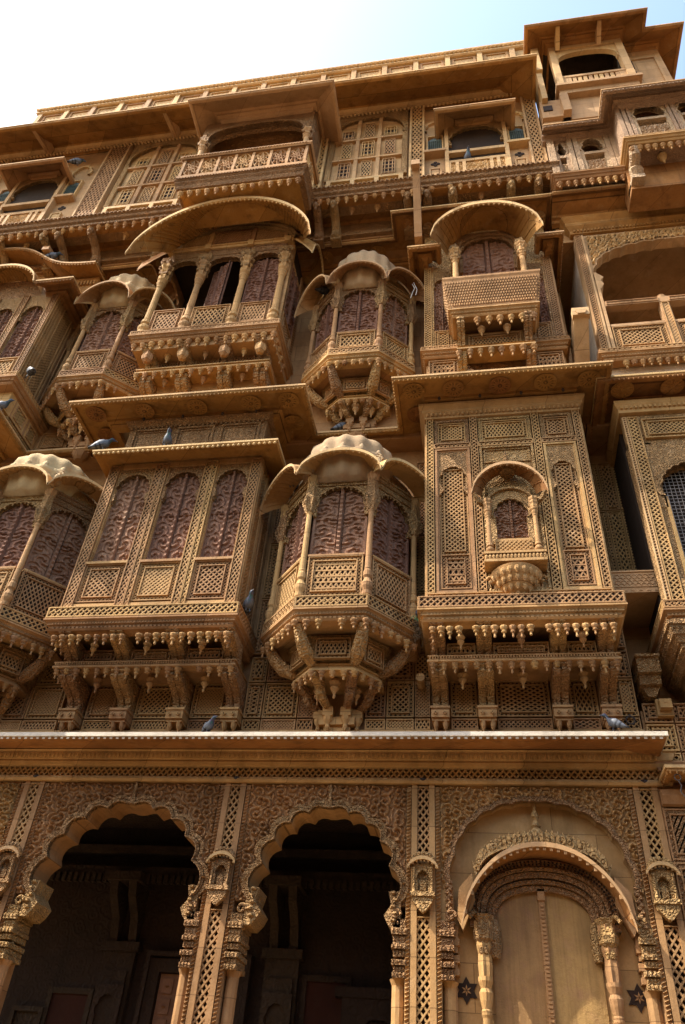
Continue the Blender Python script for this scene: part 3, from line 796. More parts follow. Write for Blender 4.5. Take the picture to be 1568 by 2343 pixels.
# tall screens between the oriels
for x0, x1 in ((-2.66, -2.44), (-.68, -.52), (1.52, 1.70)):
    for z0, z1 in ((6.3, 7.1), (7.12, 8.0), (8.02, 9.4)): jali(HAV, x0, x1, z0, z1, -.03, 'diag', .04, .03)
for x, z in ((1.60, 5.40),):
    k = MB(); k.tube([(.045*math.cos(t), 0, .045*math.sin(t)) for t in np.linspace(0, 2*PI, 17)], .009, 6); k.tube([(0, .03, .05), (0, -.01, .05)], .012, 6)
    add('iron_ring', k, 'iron', HAV, (x, -.07, z))
sp_ = MB(); sp_.lathe([(.045,0),(.05,.06),(.038,.07),(.038,.16),(.05,.17),(.05,.22)], 10); sp_ = sp_.mesh('water_spout', 'stone')
o = add('water_spout', sp_, None, HAV, (-.60, -.03, 5.84)); o.rotation_euler = (PI/2, 0, 0)

# ================================================================== box oriels of the first floor
def tiers(parent, x0, x1, centres, wd, yb, zb, span):
    """two tiers of brackets and pendant rows below a box oriel whose base is x0..x1, front yb, underside zb"""
    for cx in centres:
        foot(parent, cx, -.06, 5.375, wd); bracket(parent, cx, 0.0, 5.50, wd*.9, .50, .36); bracket(parent, cx, -.36, 5.93, wd*.86, .44, .27)
    lg = MB(); path = [(x0, 0), (x0, -.52), (x1, -.52), (x1, 0)]
    lg.sweep(path, [(0,5.86),(.025,5.865),(.025,5.89),(.0,5.90),(.0,5.925),(.02,5.93),(.02,5.945),(-.1,5.945),(-.1,5.86)])
    for i in range(int((x1-x0)/.03)): lg.box(x0+i*.03, x0+i*.03+.014, -.545, -.52, 5.898, 5.926)
    lg.box(x0+.02, x1-.02, -.50, 0.0, 5.90, 5.94)
    add('bracket_ledge', lg, 'stone', parent)
    bx = MB(); bx.box(x0+.06, x1-.06, -.36, 0.0, 5.94, zb-.02); add('corbel_core', bx, 'stone', parent)
    for i in range(len(centres)-1):
        a = centres[i]+wd*.5; c = centres[i+1]-wd*.5
        jali(parent, a, c, 5.955, zb-.06, -.46, 'star' if i == 1 else 'tall', .04, .03)
        xm = (a+c)/2
        bud(parent, xm, -.62, zb-.04, .62)
        bud(parent, xm, -.30, 5.87, .72)
    pendants(parent, [(x0+.03, -.50), (x1-.03, -.50)], 5.862, (x1-x0)/17.0, .92)
    pendants(parent, [(x0+.05, yb+.06), (x1-.05, yb+.06)], zb-.06, (x1-x0)/21.0, .95)
    for s_x in (x0+.05, x1-.05): pendants(parent, [(s_x, yb+.16), (s_x, yb+.4)], zb-.06, .1, .95)
    for s_x in (x0+.03, x1-.03): pendants(parent, [(s_x, -.40), (s_x, -.2)], 5.862, .1, .92)

def oriel_base(parent, path, zt, zb, d=.09, name='base'):
    mb = MB()
    mb.sweep(path, [(-.12,zt),(d,zt),(d,zt-.016),(d-.012,zt-.018),(d-.012,zb+.075),(d+.012,zb+.07),(d+.012,zb+.05),(d-.01,zb+.04),(d-.03,zb+.02),(d-.025,zb),(d-.05,zb-.012),(d-.06,zb-.045),(d-.03,zb-.052),(d-.05,zb-.075),(-.12,zb-.075)])
    dentils(mb, path, d-.032, zb-.002, zb+.022, .036, .016); dentils(mb, path, d-.062, zb-.05, zb-.02, .05, .03, .02)
    o = add(name, mb, 'stone', parent)
    # pierced frieze on each face
    for i in range(len(path)-1):
        a, c = Vector(path[i]), Vector(path[i+1]); dr_ = (c-a).normalized(); nn = Vector((dr_.y, -dr_.x))
        # corners grow by the mitre
        def mit(j):
            if j == 0 or j == len(path)-1: return 0.0
            u = (Vector(path[j])-Vector(path[j-1])).normalized(); v_ = (Vector(path[j+1])-Vector(path[j])).normalized()
            return math.tan(u.angle(v_)/2)
        a2 = a+nn*(d+.004)-dr_*mit(i)*(d-.004); c2 = c+nn*(d+.004)+dr_*mit(i+1)*(d-.004)
        L = (c2-a2).length; h = zt-zb-.09
        if L < .25: continue
        f_ = MB(); f_.lattice([(0, 0), (L, 0), (L, h), (0, h)], [(45, .05), (-45, .05)], .016, 0, .014); f_.frame(0, L, -.004, h+.004, .014, -.006, .014)
        n_ = int(L/.07)
        for q in range(n_): f_.box(L*(q+.5)/n_-.008, L*(q+.5)/n_+.008, -.004, .01, h/2-.008, h/2+.008)
        f_.mi = 1; f_.add([(0, .0142, 0), (L, .0142, 0), (L, .0142, h), (0, .0142, h)], [(0,1,2,3)])  # dark sheet paints shade behind the frieze bars
        add('pierced_frieze', f_.mesh('pierced_frieze', ['stone', 'interior_shade']), None, parent, (a2.x, a2.y, zb+.085), math.atan2(dr_.y, dr_.x))
    return o

# ---- left oriel with three carved shutters
x0, x1 = -4.93, -2.735; yf = -.78
mb = MB(); mb.box(x0+.02, x1-.02, yf+.12, 0.0, 6.30, 9.72)
OL = add('oriel', mb, 'stone', HAV, (-3.83, 0, 6.3), 0, label='box oriel with three tall carved shutters')
OL.data.transform(Matrix.Translation((3.83, 0, -6.3)))
path = [(x0, 0), (x0, yf), (x1, yf), (x1, 0)]
oriel_base(OL, path, 6.50, 6.27)
xs = [x0+.0, -4.81, -4.245, -4.085, -3.525, -3.37, -2.855, x1-.0]
pil = [(x0, -4.79), (-4.245, -4.065), (-3.525, -3.35), (-2.865, x1)]
for a, c in pil:
    jali(OL, a, a+(c-a)*.55 if c-a > .15 else c, 6.52, 8.93, yf-.004, 'tall', .042, 0, name='lattice_pilaster')
    if c-a > .15: jali(OL, a+(c-a)*.58, c, 6.52, 8.93, yf-.004, 'tall', .042, 0, name='lattice_pilaster')
mm = MB()
for a, c in pil: mm.box(a-.012, c+.012, yf+.03, yf+.12, 6.50, 8.95)
mm.box(x0+.003, x1-.003, yf+.01, yf+.12, 8.87, 9.0); mm.box(x0+.003, x1-.003, yf+.0, yf+.12, 6.50, 6.60)
for a, c in pil:                                            # rope mouldings beside the openings
    for xx in (a-.022, c+.004):
        if xx < x0 or xx > x1-.02: continue
        mm.box(xx, xx+.018, yf+.02, yf+.12, 6.62, 8.87)
        for i in range(56): mm.add([(xx, yf+.02, 6.63+i*.04), (xx+.018, yf+.02, 6.645+i*.04), (xx+.018, yf+.02, 6.665+i*.04), (xx, yf+.02, 6.65+i*.04), (xx+.009, yf+.006, 6.648+i*.04)], [(0,1,4), (1,2,4), (2,3,4), (3,0,4)])
add('frame', mm, 'stone', OL)
for a, c in ((-4.785, -4.25), (-4.06, -3.53), (-3.345, -2.87)):
    jali(OL, a, c, 6.63, 7.20, yf+.02, 'dense' if a == -4.06 else 'diag', .062 if a == -4.06 else .052, .055)
    mm = MB(); mm.box(a-.01, c+.01, yf-.015, yf+.1, 7.20, 7.235); add('sill', mm, 'stone', OL)
    shutter(OL, (a+c)/2, yf+.095, 7.235, (c-a)*.98, 1.56)
    mm = MB(); ar = cusped(a+.035, c-.035, 8.40, 8.75, 4, bul=.2, p=.7); plate(mm, a-.01, c+.01, 8.24, 8.90, ar, yf+.022, yf+.085); archband(mm, ar, .02, yf+.01, yf+.06)
    for s, xx in ((-1, a), (1, c)): mm.prism([(xx, 8.24), (xx-s*.05, 8.30), (xx-s*.045, 8.40), (xx, 8.42)][::-s], yf+.005, yf+.085)
    add('arch_panel', mm, 'fine', OL)
for yy0, yy1 in ((-.77, -.42), (-.41, -.03)):
    jali_on(OL, (x1+.010, yy0), (x1+.010, yy1), 6.55, 8.9, 'diag', .045, .05); jali_on(OL, (x0-.010, yy1), (x0-.010, yy0), 6.55, 8.9, 'diag', .045, .05)
tiers(OL, -4.90, -2.70, [-4.745, -4.105, -3.415, -2.765], .205, -.86, 6.19, 0)
# lower hood of this oriel
hd = MB(); hp = [(-5.08, 0), (-5.08, -1.10), (-2.45, -1.10), (-2.45, 0)]
hd.sweep(hp, [(0,8.90),(0,8.955),(-.05,8.975),(-.33,9.06),(-.33,9.0),(-.30,8.965),(-.26,8.955),(-.10,8.925),(-.012,8.885)])
ho = add('hood', hd, 'soffit', OL)
lp = MB()
for i in range(37): lp.lathe([(.016,-.022),(.02,-.008),(.012,.012)], 6, (-5.05+i*.0715, -1.105, 8.885))
lp.sweep([(-5.084, 0), (-5.084, -1.104), (-2.446, -1.104), (-2.446, 0)], [(0,8.92),(.008,8.925),(.008,8.955),(-.02,8.965)])
add('hood_lip', lp, 'buff', OL)
at = MB(); at.box(-4.80, -2.74, -.84, 0, 9.0, 9.72)
for a, c in ((-4.72, -4.16), (-4.06, -3.50), (-3.40, -2.82)): at.frame(a, c, 9.08, 9.58, .03, -.865, -.83); at.frame(a+.06, c-.06, 9.14, 9.52, .012, -.855, -.83)
at.sweep([(-4.80, 0), (-4.80, -.84), (-2.74, -.84), (-2.74, 0)], [(0,9.62),(.02,9.62),(.06,9.68),(.08,9.72),(-.1,9.72)])
for i in range(30): at.box(-4.79+i*.068, -4.79+i*.068+.03, -.875, -.83, 9.585, 9.63)
add('attic', at, 'fine', OL)

# ---- right oriel: wide lattice front with a miniature balcony
x0, x1 = -.49, 1.525
mb = MB(); mb.box(x0+.02, x1-.02, yf+.12, 0.0, 6.30, 9.72)
OR = add('oriel', mb, 'stone', HAV, (.52, 0, 6.3), 0, label='broad lattice-fronted oriel carrying a miniature canopied window')
OR.data.transform(Matrix.Translation((-.52, 0, -6.3)))
path = [(x0, 0), (x0, yf), (x1, yf), (x1, 0)]
oriel_base(OR, path, 6.50, 6.27)
for a, c in ((x0, -.395), (.09, .185), (.90, .995), (1.435, x1)):
    jali(OR, a, c, 6.60, 9.52, yf-.004, 'diag', .045, 0, name='lattice_pilaster')
jali(OR, x0, x1, 6.505, 6.595, yf-.003, 'diag', .045, 0, name='lattice_rail')
jali(OR, -.39, .085, 8.90, 8.985, yf-.002, 'diag', .04, 0, name='lattice_rail'); jali(OR, .19, .895, 8.90, 8.985, yf-.002, 'diag', .04, 0, name='lattice_rail'); jali(OR, 1.0, 1.43, 8.90, 8.985, yf-.002, 'diag', .04, 0, name='lattice_rail')
for a, c in ((-.38, .075), (.20, .885), (1.01, 1.42)):
    jali(OR, a+.045, c-.045, 9.03, 9.40, yf+.03, 'diag' if a != .20 else 'tall', .042, .03)
    mm = MB(); mm.frame(a, c, 8.99, 9.45, .04, yf+.005, yf+.1); add('panel_frame', mm, 'fine', OR)
for a, c in ((-.38, .075), (1.01, 1.42)):
    mm = MB(); mm.frame(a, c, 6.60, 8.895, .03, yf-.006, yf+.1); mm.frame(a+.03, c-.03, 6.63, 8.865, .02, yf+.015, yf+.1); add('panel_frame', mm, 'stone', OR)
    jali(OR, a+.055, c-.055, 6.66, 7.15, yf+.02, 'star', .055, .05)
    ar = cusped(a+.075, c-.075, 8.28, 8.58, 3, bul=.24, p=.75)
    mm = MB(); plate(mm, a+.05, c-.05, 8.10, 8.86, ar, yf+.02, yf+.07)
    for s, xx in ((-1, a+.05), (1, c-.05)): mm.prism([(xx, 8.10), (xx-s*.06, 8.18), (xx-s*.02, 8.26), (xx, 8.28)][::-s], yf+.012, yf+.07)
    add('arch_panel', mm, 'fine', OR)
    jali(OR, a+.055, c-.055, 7.165, 8.60, yf+.055, 'diag', .046, .035)
# centre recess panel
mm = MB(); mm.frame(.20, .885, 6.60, 8.895, .03, yf-.006, yf+.1); mm.box(.23, .855, yf+.04, yf+.11, 6.63, 8.87); mm.frame(.25, .835, 8.62, 8.86, .02, yf+.02, yf+.06)
add('panel_frame', mm, 'carved', OR)
jali(OR, .26, .80, 6.63, 6.86, yf+.01, 'diag', .045, .03)
shutter(OR, .52, yf+.0, 7.24, .40, .70)
mm = MB(); ar = cusped(.34, .70, 7.62, 7.90, 3, bul=.24); plate(mm, .27, .77, 7.24, 8.12, ar, yf-.05, yf+.03); archband(mm, ar, .025, yf-.065, yf+.0)
archband(mm, [(.52-.27*math.cos(PI*k/16), 7.80+.26*math.sin(PI*k/16)) for k in range(17)], .03, yf-.09, yf)
add('mini_arch', mm, 'fine', OR)
for xx in (.245, .785): column(OR, xx, -.93, 7.0, .82, .028, name='mini_column')
mm = MB(); mm.box(.17, .86, -1.0, yf+.03, 6.97, 7.0); mm.box(.19, .84, -.975, yf+.03, 6.90, 6.97); mm.box(.17, .86, -.99, yf+.03, 6.865, 6.90); mm.box(.31, .73, -.90, yf+.03, 7.0, 7.25)
for i in range(17): mm.lathe([(.012,-.03),(.02,0),(.012,.03)], 6, (.195+i*.04, -.98, 6.935))
mm.lattice([(.33, 7.04), (.71, 7.04), (.71, 7.22), (.33, 7.22)], [(45, .035), (-45, .035)], .012, -.912, .011)
add('mini_sill', mm, 'stone', OR)
mm = MB()                                                   # scale-leafed bowl below the sill
mm.lathe([(.02,6.41),(.03,6.44),(.015,6.47),(.06,6.50),(.14,6.56),(.21,6.64),(.27,6.72),(.30,6.80)], 20, (.515, yf+.06, 0), a0=PI, a1=2*PI, sy=1.1)
for r_, z_, n_ in ((.27,6.74,11),(.225,6.665,9),(.165,6.595,7),(.10,6.54,5)):
    for k in range(n_):
        t = PI+PI*(k+.5)/n_
        mm.lathe([(.006,-.05),(.03,-.01),(.032,.02),(.01,.05)], 6, (.515+r_*math.cos(t), yf+.06+1.1*r_*math.sin(t), z_))
for s in (-1, 1): mm.tube([(.515+s*(.29+.035*math.cos(t)), yf-.03, 6.74+.035*math.sin(t)) for t in np.linspace(0, 5, 10)], .016, 5)
add('leaf_bowl', mm, 'stone', OR)
add('mini_canopy', canopy_mesh(.62, .21, .14, 8.0, .36, 7.87, .47, th=.03, n=22, flat=.62), None, OR, (.515, yf-.02, 0))
mm = MB()
for k in range(15):
    t = .5+(PI-1.0)*k/14; mm.lathe([(.006,-.05),(.026,-.01),(.02,.03),(.004,.06)], 6, (.515-.33*math.cos(t), yf-.16, 8.16+.22*math.sin(t)))
mm.lathe([(.10,8.34),(.09,8.42),(.04,8.45),(.05,8.5),(.06,8.54),(.03,8.58),(.035,8.62),(.02,8.68),(.0,8.76)], 9, (.52, yf-.05, 0))
add('canopy_crest', mm, 'carved', OR)
for s in (-1, 1):
    mm = MB(); xx = .515+s*.27; mm.tube([(xx, yf-.02, 7.74), (xx+s*.03, yf-.10, 7.80), (xx+s*.1, yf-.17, 7.80), (xx+s*.15, yf-.24, 7.87)], [.05, .045, .035, .02], 7); mm.lathe([(.03,7.70),(.06,7.76),(.05,7.84),(.02,7.88)], 8, (xx, yf-.09, 0), flute=.1, nf=5)
    add('canopy_bracket', mm, 'fine', OR)
cn = MB()
cn.sweep([(x0, 0), (x0, yf), (x1, yf), (x1, 0)], [(-.05,9.45),(.02,9.47),(.02,9.52),(.06,9.57),(.06,9.60),(.10,9.66),(.10,9.70),(-.1,9.70)])
for i in range(34): cn.lathe([(.012,-.03),(.022,-.01),(.02,.02)], 6, (x0+.02+i*.0602, yf-.035, 9.535))
add('cornice', cn, 'stone', OR)
cn = None
for yy0, yy1 in ((-.77, -.42), (-.41, -.03)):
    jali_on(OR, (x1+.010, yy0), (x1+.010, yy1), 6.55, 9.4, 'diag', .045, .05); jali_on(OR, (x0-.010, yy1), (x0-.010, yy0), 6.55, 9.4, 'diag', .045, .05)
tiers(OR, -.48, 1.51, [-.385, .12, .91, 1.405], .195, -.86, 6.19, 0)

# ================================================================== eight-sided oriels
def octo(cx, hf, hs, yf, ys, yw, Z, label, foot_z=None, foot_y=-.12, dome=True, tier=True):
    zb, zt, zp, zcap, zh, zci, zco, rise = Z                # base underside, base top, parapet top, capital, header top, canopy inner/outer ends, rise
    pts = [(cx-hs, yw), (cx-hs, ys), (cx-hf, yf), (cx+hf, yf), (cx+hs, ys), (cx+hs, yw)]
    core = [(cx-hs+.09, yw), (cx-hs+.09, ys+.04), (cx-hf+.05, yf+.10), (cx+hf-.05, yf+.10), (cx+hs-.09, ys+.04), (cx+hs-.09, yw)]
    mb = MB(); mb.prism_z([(x-cx, y) for x, y in core], 0, zh-zb)
    O = add('oriel', mb, 'stone', HAV, (cx, 0, zb), label=label)
    oriel_base(O, pts, zt, zb+.04, d=.06)
    dome_c = (cx, yf+.42)
    for i in range(1, 4):
        a, c = Vector(pts[i]), Vector(pts[i+1]); L = (c-a).length; dv = (c-a)/L; nn = Vector((dv.y, -dv.x)); rz = math.atan2(dv.y, dv.x); mid = (a+c)/2
        a2 = a+dv*.06; c2 = c-dv*.06
        jali_on(O, (a2.x+nn.x*.004, a2.y+nn.y*.004), (c2.x+nn.x*.004, c2.y+nn.y*.004), zt+.02, zp, ('star' if i == 2 else 'tall') if zb < 9 else 'tall', .055 if i == 2 else .046, .05)
        mm = MB(); mm.box(-L/2+.05, L/2-.05, -.02, .09, zp, zp+.025); add('sill', mm, 'stone', O, (mid.x, mid.y, 0), rz); mm = MB(); mm.box(-L/2, L/2, .0, .09, zt, zt+.03); add('base_rail', mm, 'stone', O, (mid.x, mid.y, 0), rz)
        p2 = mid-nn*.07
        shutter(O, p2.x, p2.y, zp+.025, L-.10, zh-zp-.12, rz)
        ar = cusped(-L/2+.085, L/2-.085, zcap+.03, zh-.20, 4, bul=.26, p=.7)
        mm = MB(); plate(mm, -L/2+.045, L/2-.045, zcap-.06, zh-.04, ar, .005, .06)
        archband(mm, ar, .018, -.012, .04); mm.frame(-L/2+.055, L/2-.055, zh-.16, zh-.04, .015, -.015, .04)
        for q in range(len(ar)):
            if q % 3 == 0: mm.lathe([(.006,-.02),(.012,-.008),(.008,.01)], 5, (ar[q][0], -.002, ar[q][1]-.004))
        mm.box(-L/2+.02, L/2-.02, -.02, .06, zh-.04, zh); mm.box(-L/2+.03, L/2-.03, -.035, .06, zh, zh+.03)
        add('arch_panel', mm, 'fine', O, (mid.x, mid.y, 0), rz)
        turn = [0, (Vector(pts[1])-Vector(pts[0])).angle(Vector(pts[2])-Vector(pts[1]))/2, (Vector(pts[2])-Vector(pts[1])).angle(Vector(pts[3])-Vector(pts[2]))/2][1 if i != 2 else 2]
        t2 = (Vector(pts[2])-Vector(pts[1])).angle(Vector(pts[3])-Vector(pts[2]))/2
        proj = .32
        me = canopy_mesh(L, proj, proj*math.tan(t2), zci, rise*.55, zco, rise, th=.03, n=20, flat=.58, mat='stone')
        add('canopy', me, None, O, (mid.x+nn.x*.01, mid.y+nn.y*.01, 0), rz)
        tm = MB(); k_ = 16
        pp = [(-L/2+.02, zh)]+[((-1+2*q/k_)*(L/2-.01), zci+.005+rise*.5*max(0, 1-abs(-1+2*q/k_)**2.1)**.58) for q in range(k_+1)]+[(L/2-.02, zh)]
        tm.prism(pp[::-1], .005, .06); add('tympanum', tm, 'fine', O, (mid.x, mid.y, 0), rz)
    for i in (1, 2, 3, 4):
        px_, py_ = pts[i]
        column(O, px_, py_, zt+.02, zh-zt-.02, .036, mat='stone')
        # spreading leaf bracket over the capital
        v = MB(); v.lathe([(.045,zcap-.02),(.075,zcap+.06),(.065,zcap+.14),(.085,zcap+.2),(.07,zcap+.28),(.055,zh)], 12, flute=.14, nf=6)
        for q in range(6):
            t = 2*PI*q/6
            v.tube([(.05*math.cos(t), .05*math.sin(t), zcap+.05), (.09*math.cos(t), .09*math.sin(t), zcap+.12), (.105*math.cos(t), .105*math.sin(t), zcap+.19)], [.022, .02, .008], 5)
        add('leaf_bracket', v, 'fine', O, (px_, py_, 0))
    if dome:
        dm = MB(); R_ = hf*1.62; z0 = zco+rise*.9; zt_ = 1.6+(1.004 if zb < 9 else 1.628)*(dome_c[1]+8.0); hd = zt_-z0
        dm.lathe([(R_*.90,z0-.2),(R_*.95,z0),(R_*1.04,z0+hd*.22),(R_*1.07,z0+hd*.30),(R_*.98,z0+hd*.34),(R_*.97,z0+hd*.40),(R_*1.0,z0+hd*.52),(R_*.97,z0+hd*.68),(R_*.84,z0+hd*.84),(R_*.55,z0+hd*.95),(R_*.2,z0+hd*.99),(.0,z0+hd)], 96, (dome_c[0], dome_c[1], 0), flute=.03, nf=16)
        for k in range(16):
            t = 2*PI*(k+.5)/16+PI/16
            dm.lathe([(.0,-.05),(.05,-.02),(.045,.05),(.0,.13)], 6, (dome_c[0]+R_*1.0*math.cos(t), dome_c[1]+R_*1.0*math.sin(t), z0+hd*.3))
        add('dome', dm, 'pale', O, smooth=True)
        for i in (2, 3):
            nx, ny = pts[i][0]-cx, pts[i][1]-dome_c[1]; l = math.hypot(nx, ny); k = MB()
            for r_, zz in ((.06, .0), (.04, .06)): k.tube([(r_*math.cos(t), -.01, zz+.05+r_*math.sin(t)) for t in np.linspace(0, 6.0, 12)], .02, 6)
            k.lathe([(.05,-.12),(.07,-.05),(.05,.04),(.02,.08)], 8)
            add('scroll_knob', k, 'pale', O, (pts[i][0]+nx/l*.08, pts[i][1]+ny/l*.08, zco+.30*rise/.36+.06))
    if tier:
        # pendants under the base, inner drum, ledge, lower pendants and curving arms down to one foot
        ins = [(cx-hs-.02, ys-.0), (cx-hf-.01, yf-.01), (cx+hf+.01, yf-.01), (cx+hs+.02, ys)]
        pendants(O, ins, zb-.03, .125, .95)
        k2 = .56; zl = zb-.44
        P2 = [(cx-hs*k2, yw), (cx-hs*k2, ys*.72), (cx-hf*.62, yf+.38), (cx+hf*.62, yf+.38), (cx+hs*k2, ys*.72), (cx+hs*k2, yw)]
        lg = MB(); lg.sweep(P2, [(-.1,zl),(.03,zl+.0),(.03,zl+.025),(.005,zl+.03),(.005,zl+.06),(.025,zl+.065),(.025,zl+.085),(-.1,zl+.085)])
        lg.prism_z(P2, zl+.01, zl+.07); add('bracket_ledge', lg, 'stone', O)
        drum = MB(); vs = [(x, y, zl+.085) for x, y in P2]+[(cx+(x-cx)*1.28, y*1.14, zb-.03) for x, y in P2]
        drum.add(vs, [(i, i+1, i+7, i+6) for i in range(5)]); add('corbel_core', drum, 'fine', O)
        for i in (1, 2, 3):
            a, c = Vector(P2[i]), Vector(P2[i+1]); dv = (c-a).normalized(); nn = Vector((dv.y, -dv.x))
            a2 = a+dv*.04+nn*.10; c2 = c-dv*.04+nn*.10
            jali_on(O, a2, c2, zl+.10, zb-.08, 'tall', .04, .03)
        for i in (1, 2, 3, 4):                               # bulging brackets of the upper tier
            a = Vector(P2[i]); c = Vector(ins[i-1]); mid = a.lerp(c, .35)
            k = MB(); k.tube([(a.x, a.y, zl+.10), (mid.x, mid.y, zl+.16), (a.lerp(c, .62).x, a.lerp(c, .62).y, zl+.26), (a.lerp(c, .85).x, a.lerp(c, .85).y, zb-.03)], [.06, .085, .075, .06], 8)
            add('bracket', k, 'carved', O)
        pendants(O, [(x, y) for x, y in P2[1:5]], zl+.0, .12, .9)
        fz = foot_z
        for i, fx in ((1, -.22), (2, -.10), (3, .10), (4, .22)):
            a = P2[i]; fy = foot_y if i in (2, 3) else foot_y+.08
            pth = []
            for u in np.linspace(0, 1, 9):
                b_ = u+.16*math.sin(2*PI*u)
                pth.append((cx+fx*(1-b_)+(a[0]-cx)*b_, fy*(1-b_)+a[1]*b_, fz+.10+(zl-fz-.10)*u))
            k = MB(); k.tube(pth, [.05, .052, .056, .06, .064, .066, .066, .064, .06], 6)
            add('curved_arm', k, 'carved', O)
        bud(O, cx, (foot_y+yf+.38)/2-.05, zl-.0, .8); bud(O, cx-.22, foot_y-.10, zl-.02, .7); bud(O, cx+.22, foot_y-.10, zl-.02, .7)
        k = MB()
        for fx in (-.22, -.10, .10, .22):
            y_ = foot_y if abs(fx) < .15 else foot_y+.08
            k.box(cx+fx-.058, cx+fx+.058, y_-.065, yw, fz, fz+.10); k.lathe([(.01,-.16),(.03,-.12),(.02,-.09),(.05,-.04),(.055,.0)], 7, (cx+fx, y_-.02, fz))
        k.box(cx-.2, cx+.2, foot_y-.02, yw, fz-.09, fz); k.box(cx-.15, cx+.15, foot_y+.02, yw, fz-.22, fz-.09)
        k.lathe([(.06,-.34),(.1,-.3),(.14,-.22)], 8, (cx, foot_y+.06, fz)); add('bracket_foot', k, 'stone', O)
    return O
octo(-1.535, .385, .86, -.95, -.40, 0, (6.19, 6.46, 7.05, 7.75, 8.33, 8.34, 8.11, .37), 'eight-sided oriel with fluted dome standing between the two box oriels', 5.42)
octo(-5.96, .385, .86, -.95, -.40, 0, (6.19, 6.46, 7.05, 7.80, 8.36, 8.38, 8.17, .37), 'domed eight-sided oriel cut by the left edge', 5.42)
octo(-1.535, .355, .80, -1.0, -.60, -.25, (10.62, 10.86, 11.30, 11.98, 12.62, 12.62, 12.19, .54), 'smaller domed oriel of the upper floor, seen below the recessed eave', 9.93, -.37)
octo(-5.85, .355, .80, -1.0, -.60, -.25, (10.62, 10.86, 11.38, 12.02, 12.70, 12.70, 12.32, .56), 'domed upper oriel partly hidden by the big balcony', 9.93, -.37)

# ================================================================== eaves between first and second floor
def eave(parent, path, zt, inset, mat='soffit', zin=None, drop=.0, cove=True, lipmat='buff', drops=True, th=.055, name='eave'):
    zin = zt if zin is None else zin
    mb = MB()
    pr = [(0,zt-th),(0,zt),(-.04,zt+.01),(-inset-.1,zin+.12),(-inset-.1,zin-.16)]
    if cove: pr += [(-inset-.02,zin-.14),(-inset-.0,zin-.09),(-inset+.05,zin-.075),(-inset+.06,zin-.03),(-inset+.10,zin-.015)]
    else: pr += [(-inset,zin-.04)]
    pr += [(-.07,zt-th+.02+(zin-zt)*.1),(-.06,zt-th-.012),(-.015,zt-th-.012)]
    mb.sweep(path, pr)
    lp = MB(); lp.sweep(path, [(.004,zt-.03),(.014,zt-.026),(.014,zt+.004),(-.03,zt+.014),(-.036,zt+.002)])
    if drops:
        for i in range(len(path)-1):
            a, c = Vector(path[i]), Vector(path[i+1]); L = (c-a).length; n = int(L/.06); d = (c-a).normalized(); nn = Vector((d.y, -d.x))
            for k in range(n):
                q = a.lerp(c, (k+.5)/n)-nn*.005
                mb.lathe([(.006,-.022),(.011,-.010),(.008,.008)], 5, (q.x, q.y, zt-th-.004))
    o = add(name, mb, mat, parent)
    add('eave_lip', lp, lipmat, o)
    return o
ROS = MB()
ROS.lathe([(.150,0),(.150,-.005),(.140,-.008),(.138,-.002)], 24)
for k in range(14):
    t = 2*PI*k/14; c_, s_ = math.cos(t), math.sin(t)
    ROS.add([(.04*c_, .04*s_, -.003), (.09*c_-.022*s_, .09*s_+.022*c_, -.012), (.14*c_, .14*s_, -.003), (.09*c_+.022*s_, .09*s_-.022*c_, -.012)], [(0,1,2,3)])
ROS.lathe([(.04,0),(.03,-.012),(.0,-.018)], 10)
ROS = ROS.mesh('rosette', 'soffit')
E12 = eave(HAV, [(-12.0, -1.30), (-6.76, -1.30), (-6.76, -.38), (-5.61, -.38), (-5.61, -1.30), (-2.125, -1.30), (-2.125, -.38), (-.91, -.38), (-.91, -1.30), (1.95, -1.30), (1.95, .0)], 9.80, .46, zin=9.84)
for x in (-5.30, -4.55, -3.75, -2.95, -2.40, -.64, -.1, .52, 1.12, 1.68): add('rosette', ROS, None, E12, (x, -1.06, 9.762))
for x, y in ((-5.30, -.62), (-2.42, -.62), (-.62, -.62)): add('rosette', ROS, None, E12, (x, y, 9.772))
# iron pins under the eave
for x in (-4.6, -4.0, -3.4, -2.9, -.3, .25, .8, 1.35):
    k = MB(); k.lathe([(.018,-.05),(.022,-.02),(.012,0)], 6); add('iron_pin', k, 'iron', E12, (x, -.93, 9.76))

# ================================================================== big canopied balcony of the second floor
bx0, bx1, byf = -5.07, -2.755, -1.20
mb = MB(); mb.box(bx0+.02, bx1-.02, byf+.05, -.25, 11.10, 11.52)
BL = add('balcony', mb, 'stone', HAV, (-3.91, -.6, 11.1), label='three-bay balcony with slim columns under a broad curved canopy')
BL.data.transform(Matrix.Translation((3.91, .6, -11.1)))
oriel_base(BL, [(bx0, -.25), (bx0, byf), (bx1, byf), (bx1, -.25)], 11.46, 11.30, d=.06)
cs = [-4.985, -4.305, -3.52, -2.85]
r_ = MB(); r_.box(bx0+.1, bx1-.02, byf+.10, -.25, 13.62, 14.0); r_.box(bx0+.1, bx1-.1, -.36, -.25, 11.5, 13.7); add('ceiling_and_shade_panel', r_, 'interior_shade', BL)
for cx in cs:
    column(BL, cx, byf+.03, 11.48, 1.92, .055)
    v = MB(); v.box(-.075, .075, -.08, .1, 13.13, 13.19)
    v.prism([(-.06, 13.19), (.06, 13.19), (.10, 13.30), (.07, 13.36), (.13, 13.52), (.11, 13.64), (-.11, 13.64), (-.13, 13.52), (-.07, 13.36), (-.10, 13.30)], -.07, .08)
    for s in (-1, 1): v.lathe([(.015,-.05),(.035,-.01),(.03,.03),(.01,.06)], 6, (s*.09, -.06, 13.33)); v.lathe([(.015,-.05),(.035,-.01),(.03,.03),(.01,.06)], 6, (s*.06, -.08, 13.48))
    add('leaf_bracket', v, 'fine', BL, (cx, byf+.03, 0))
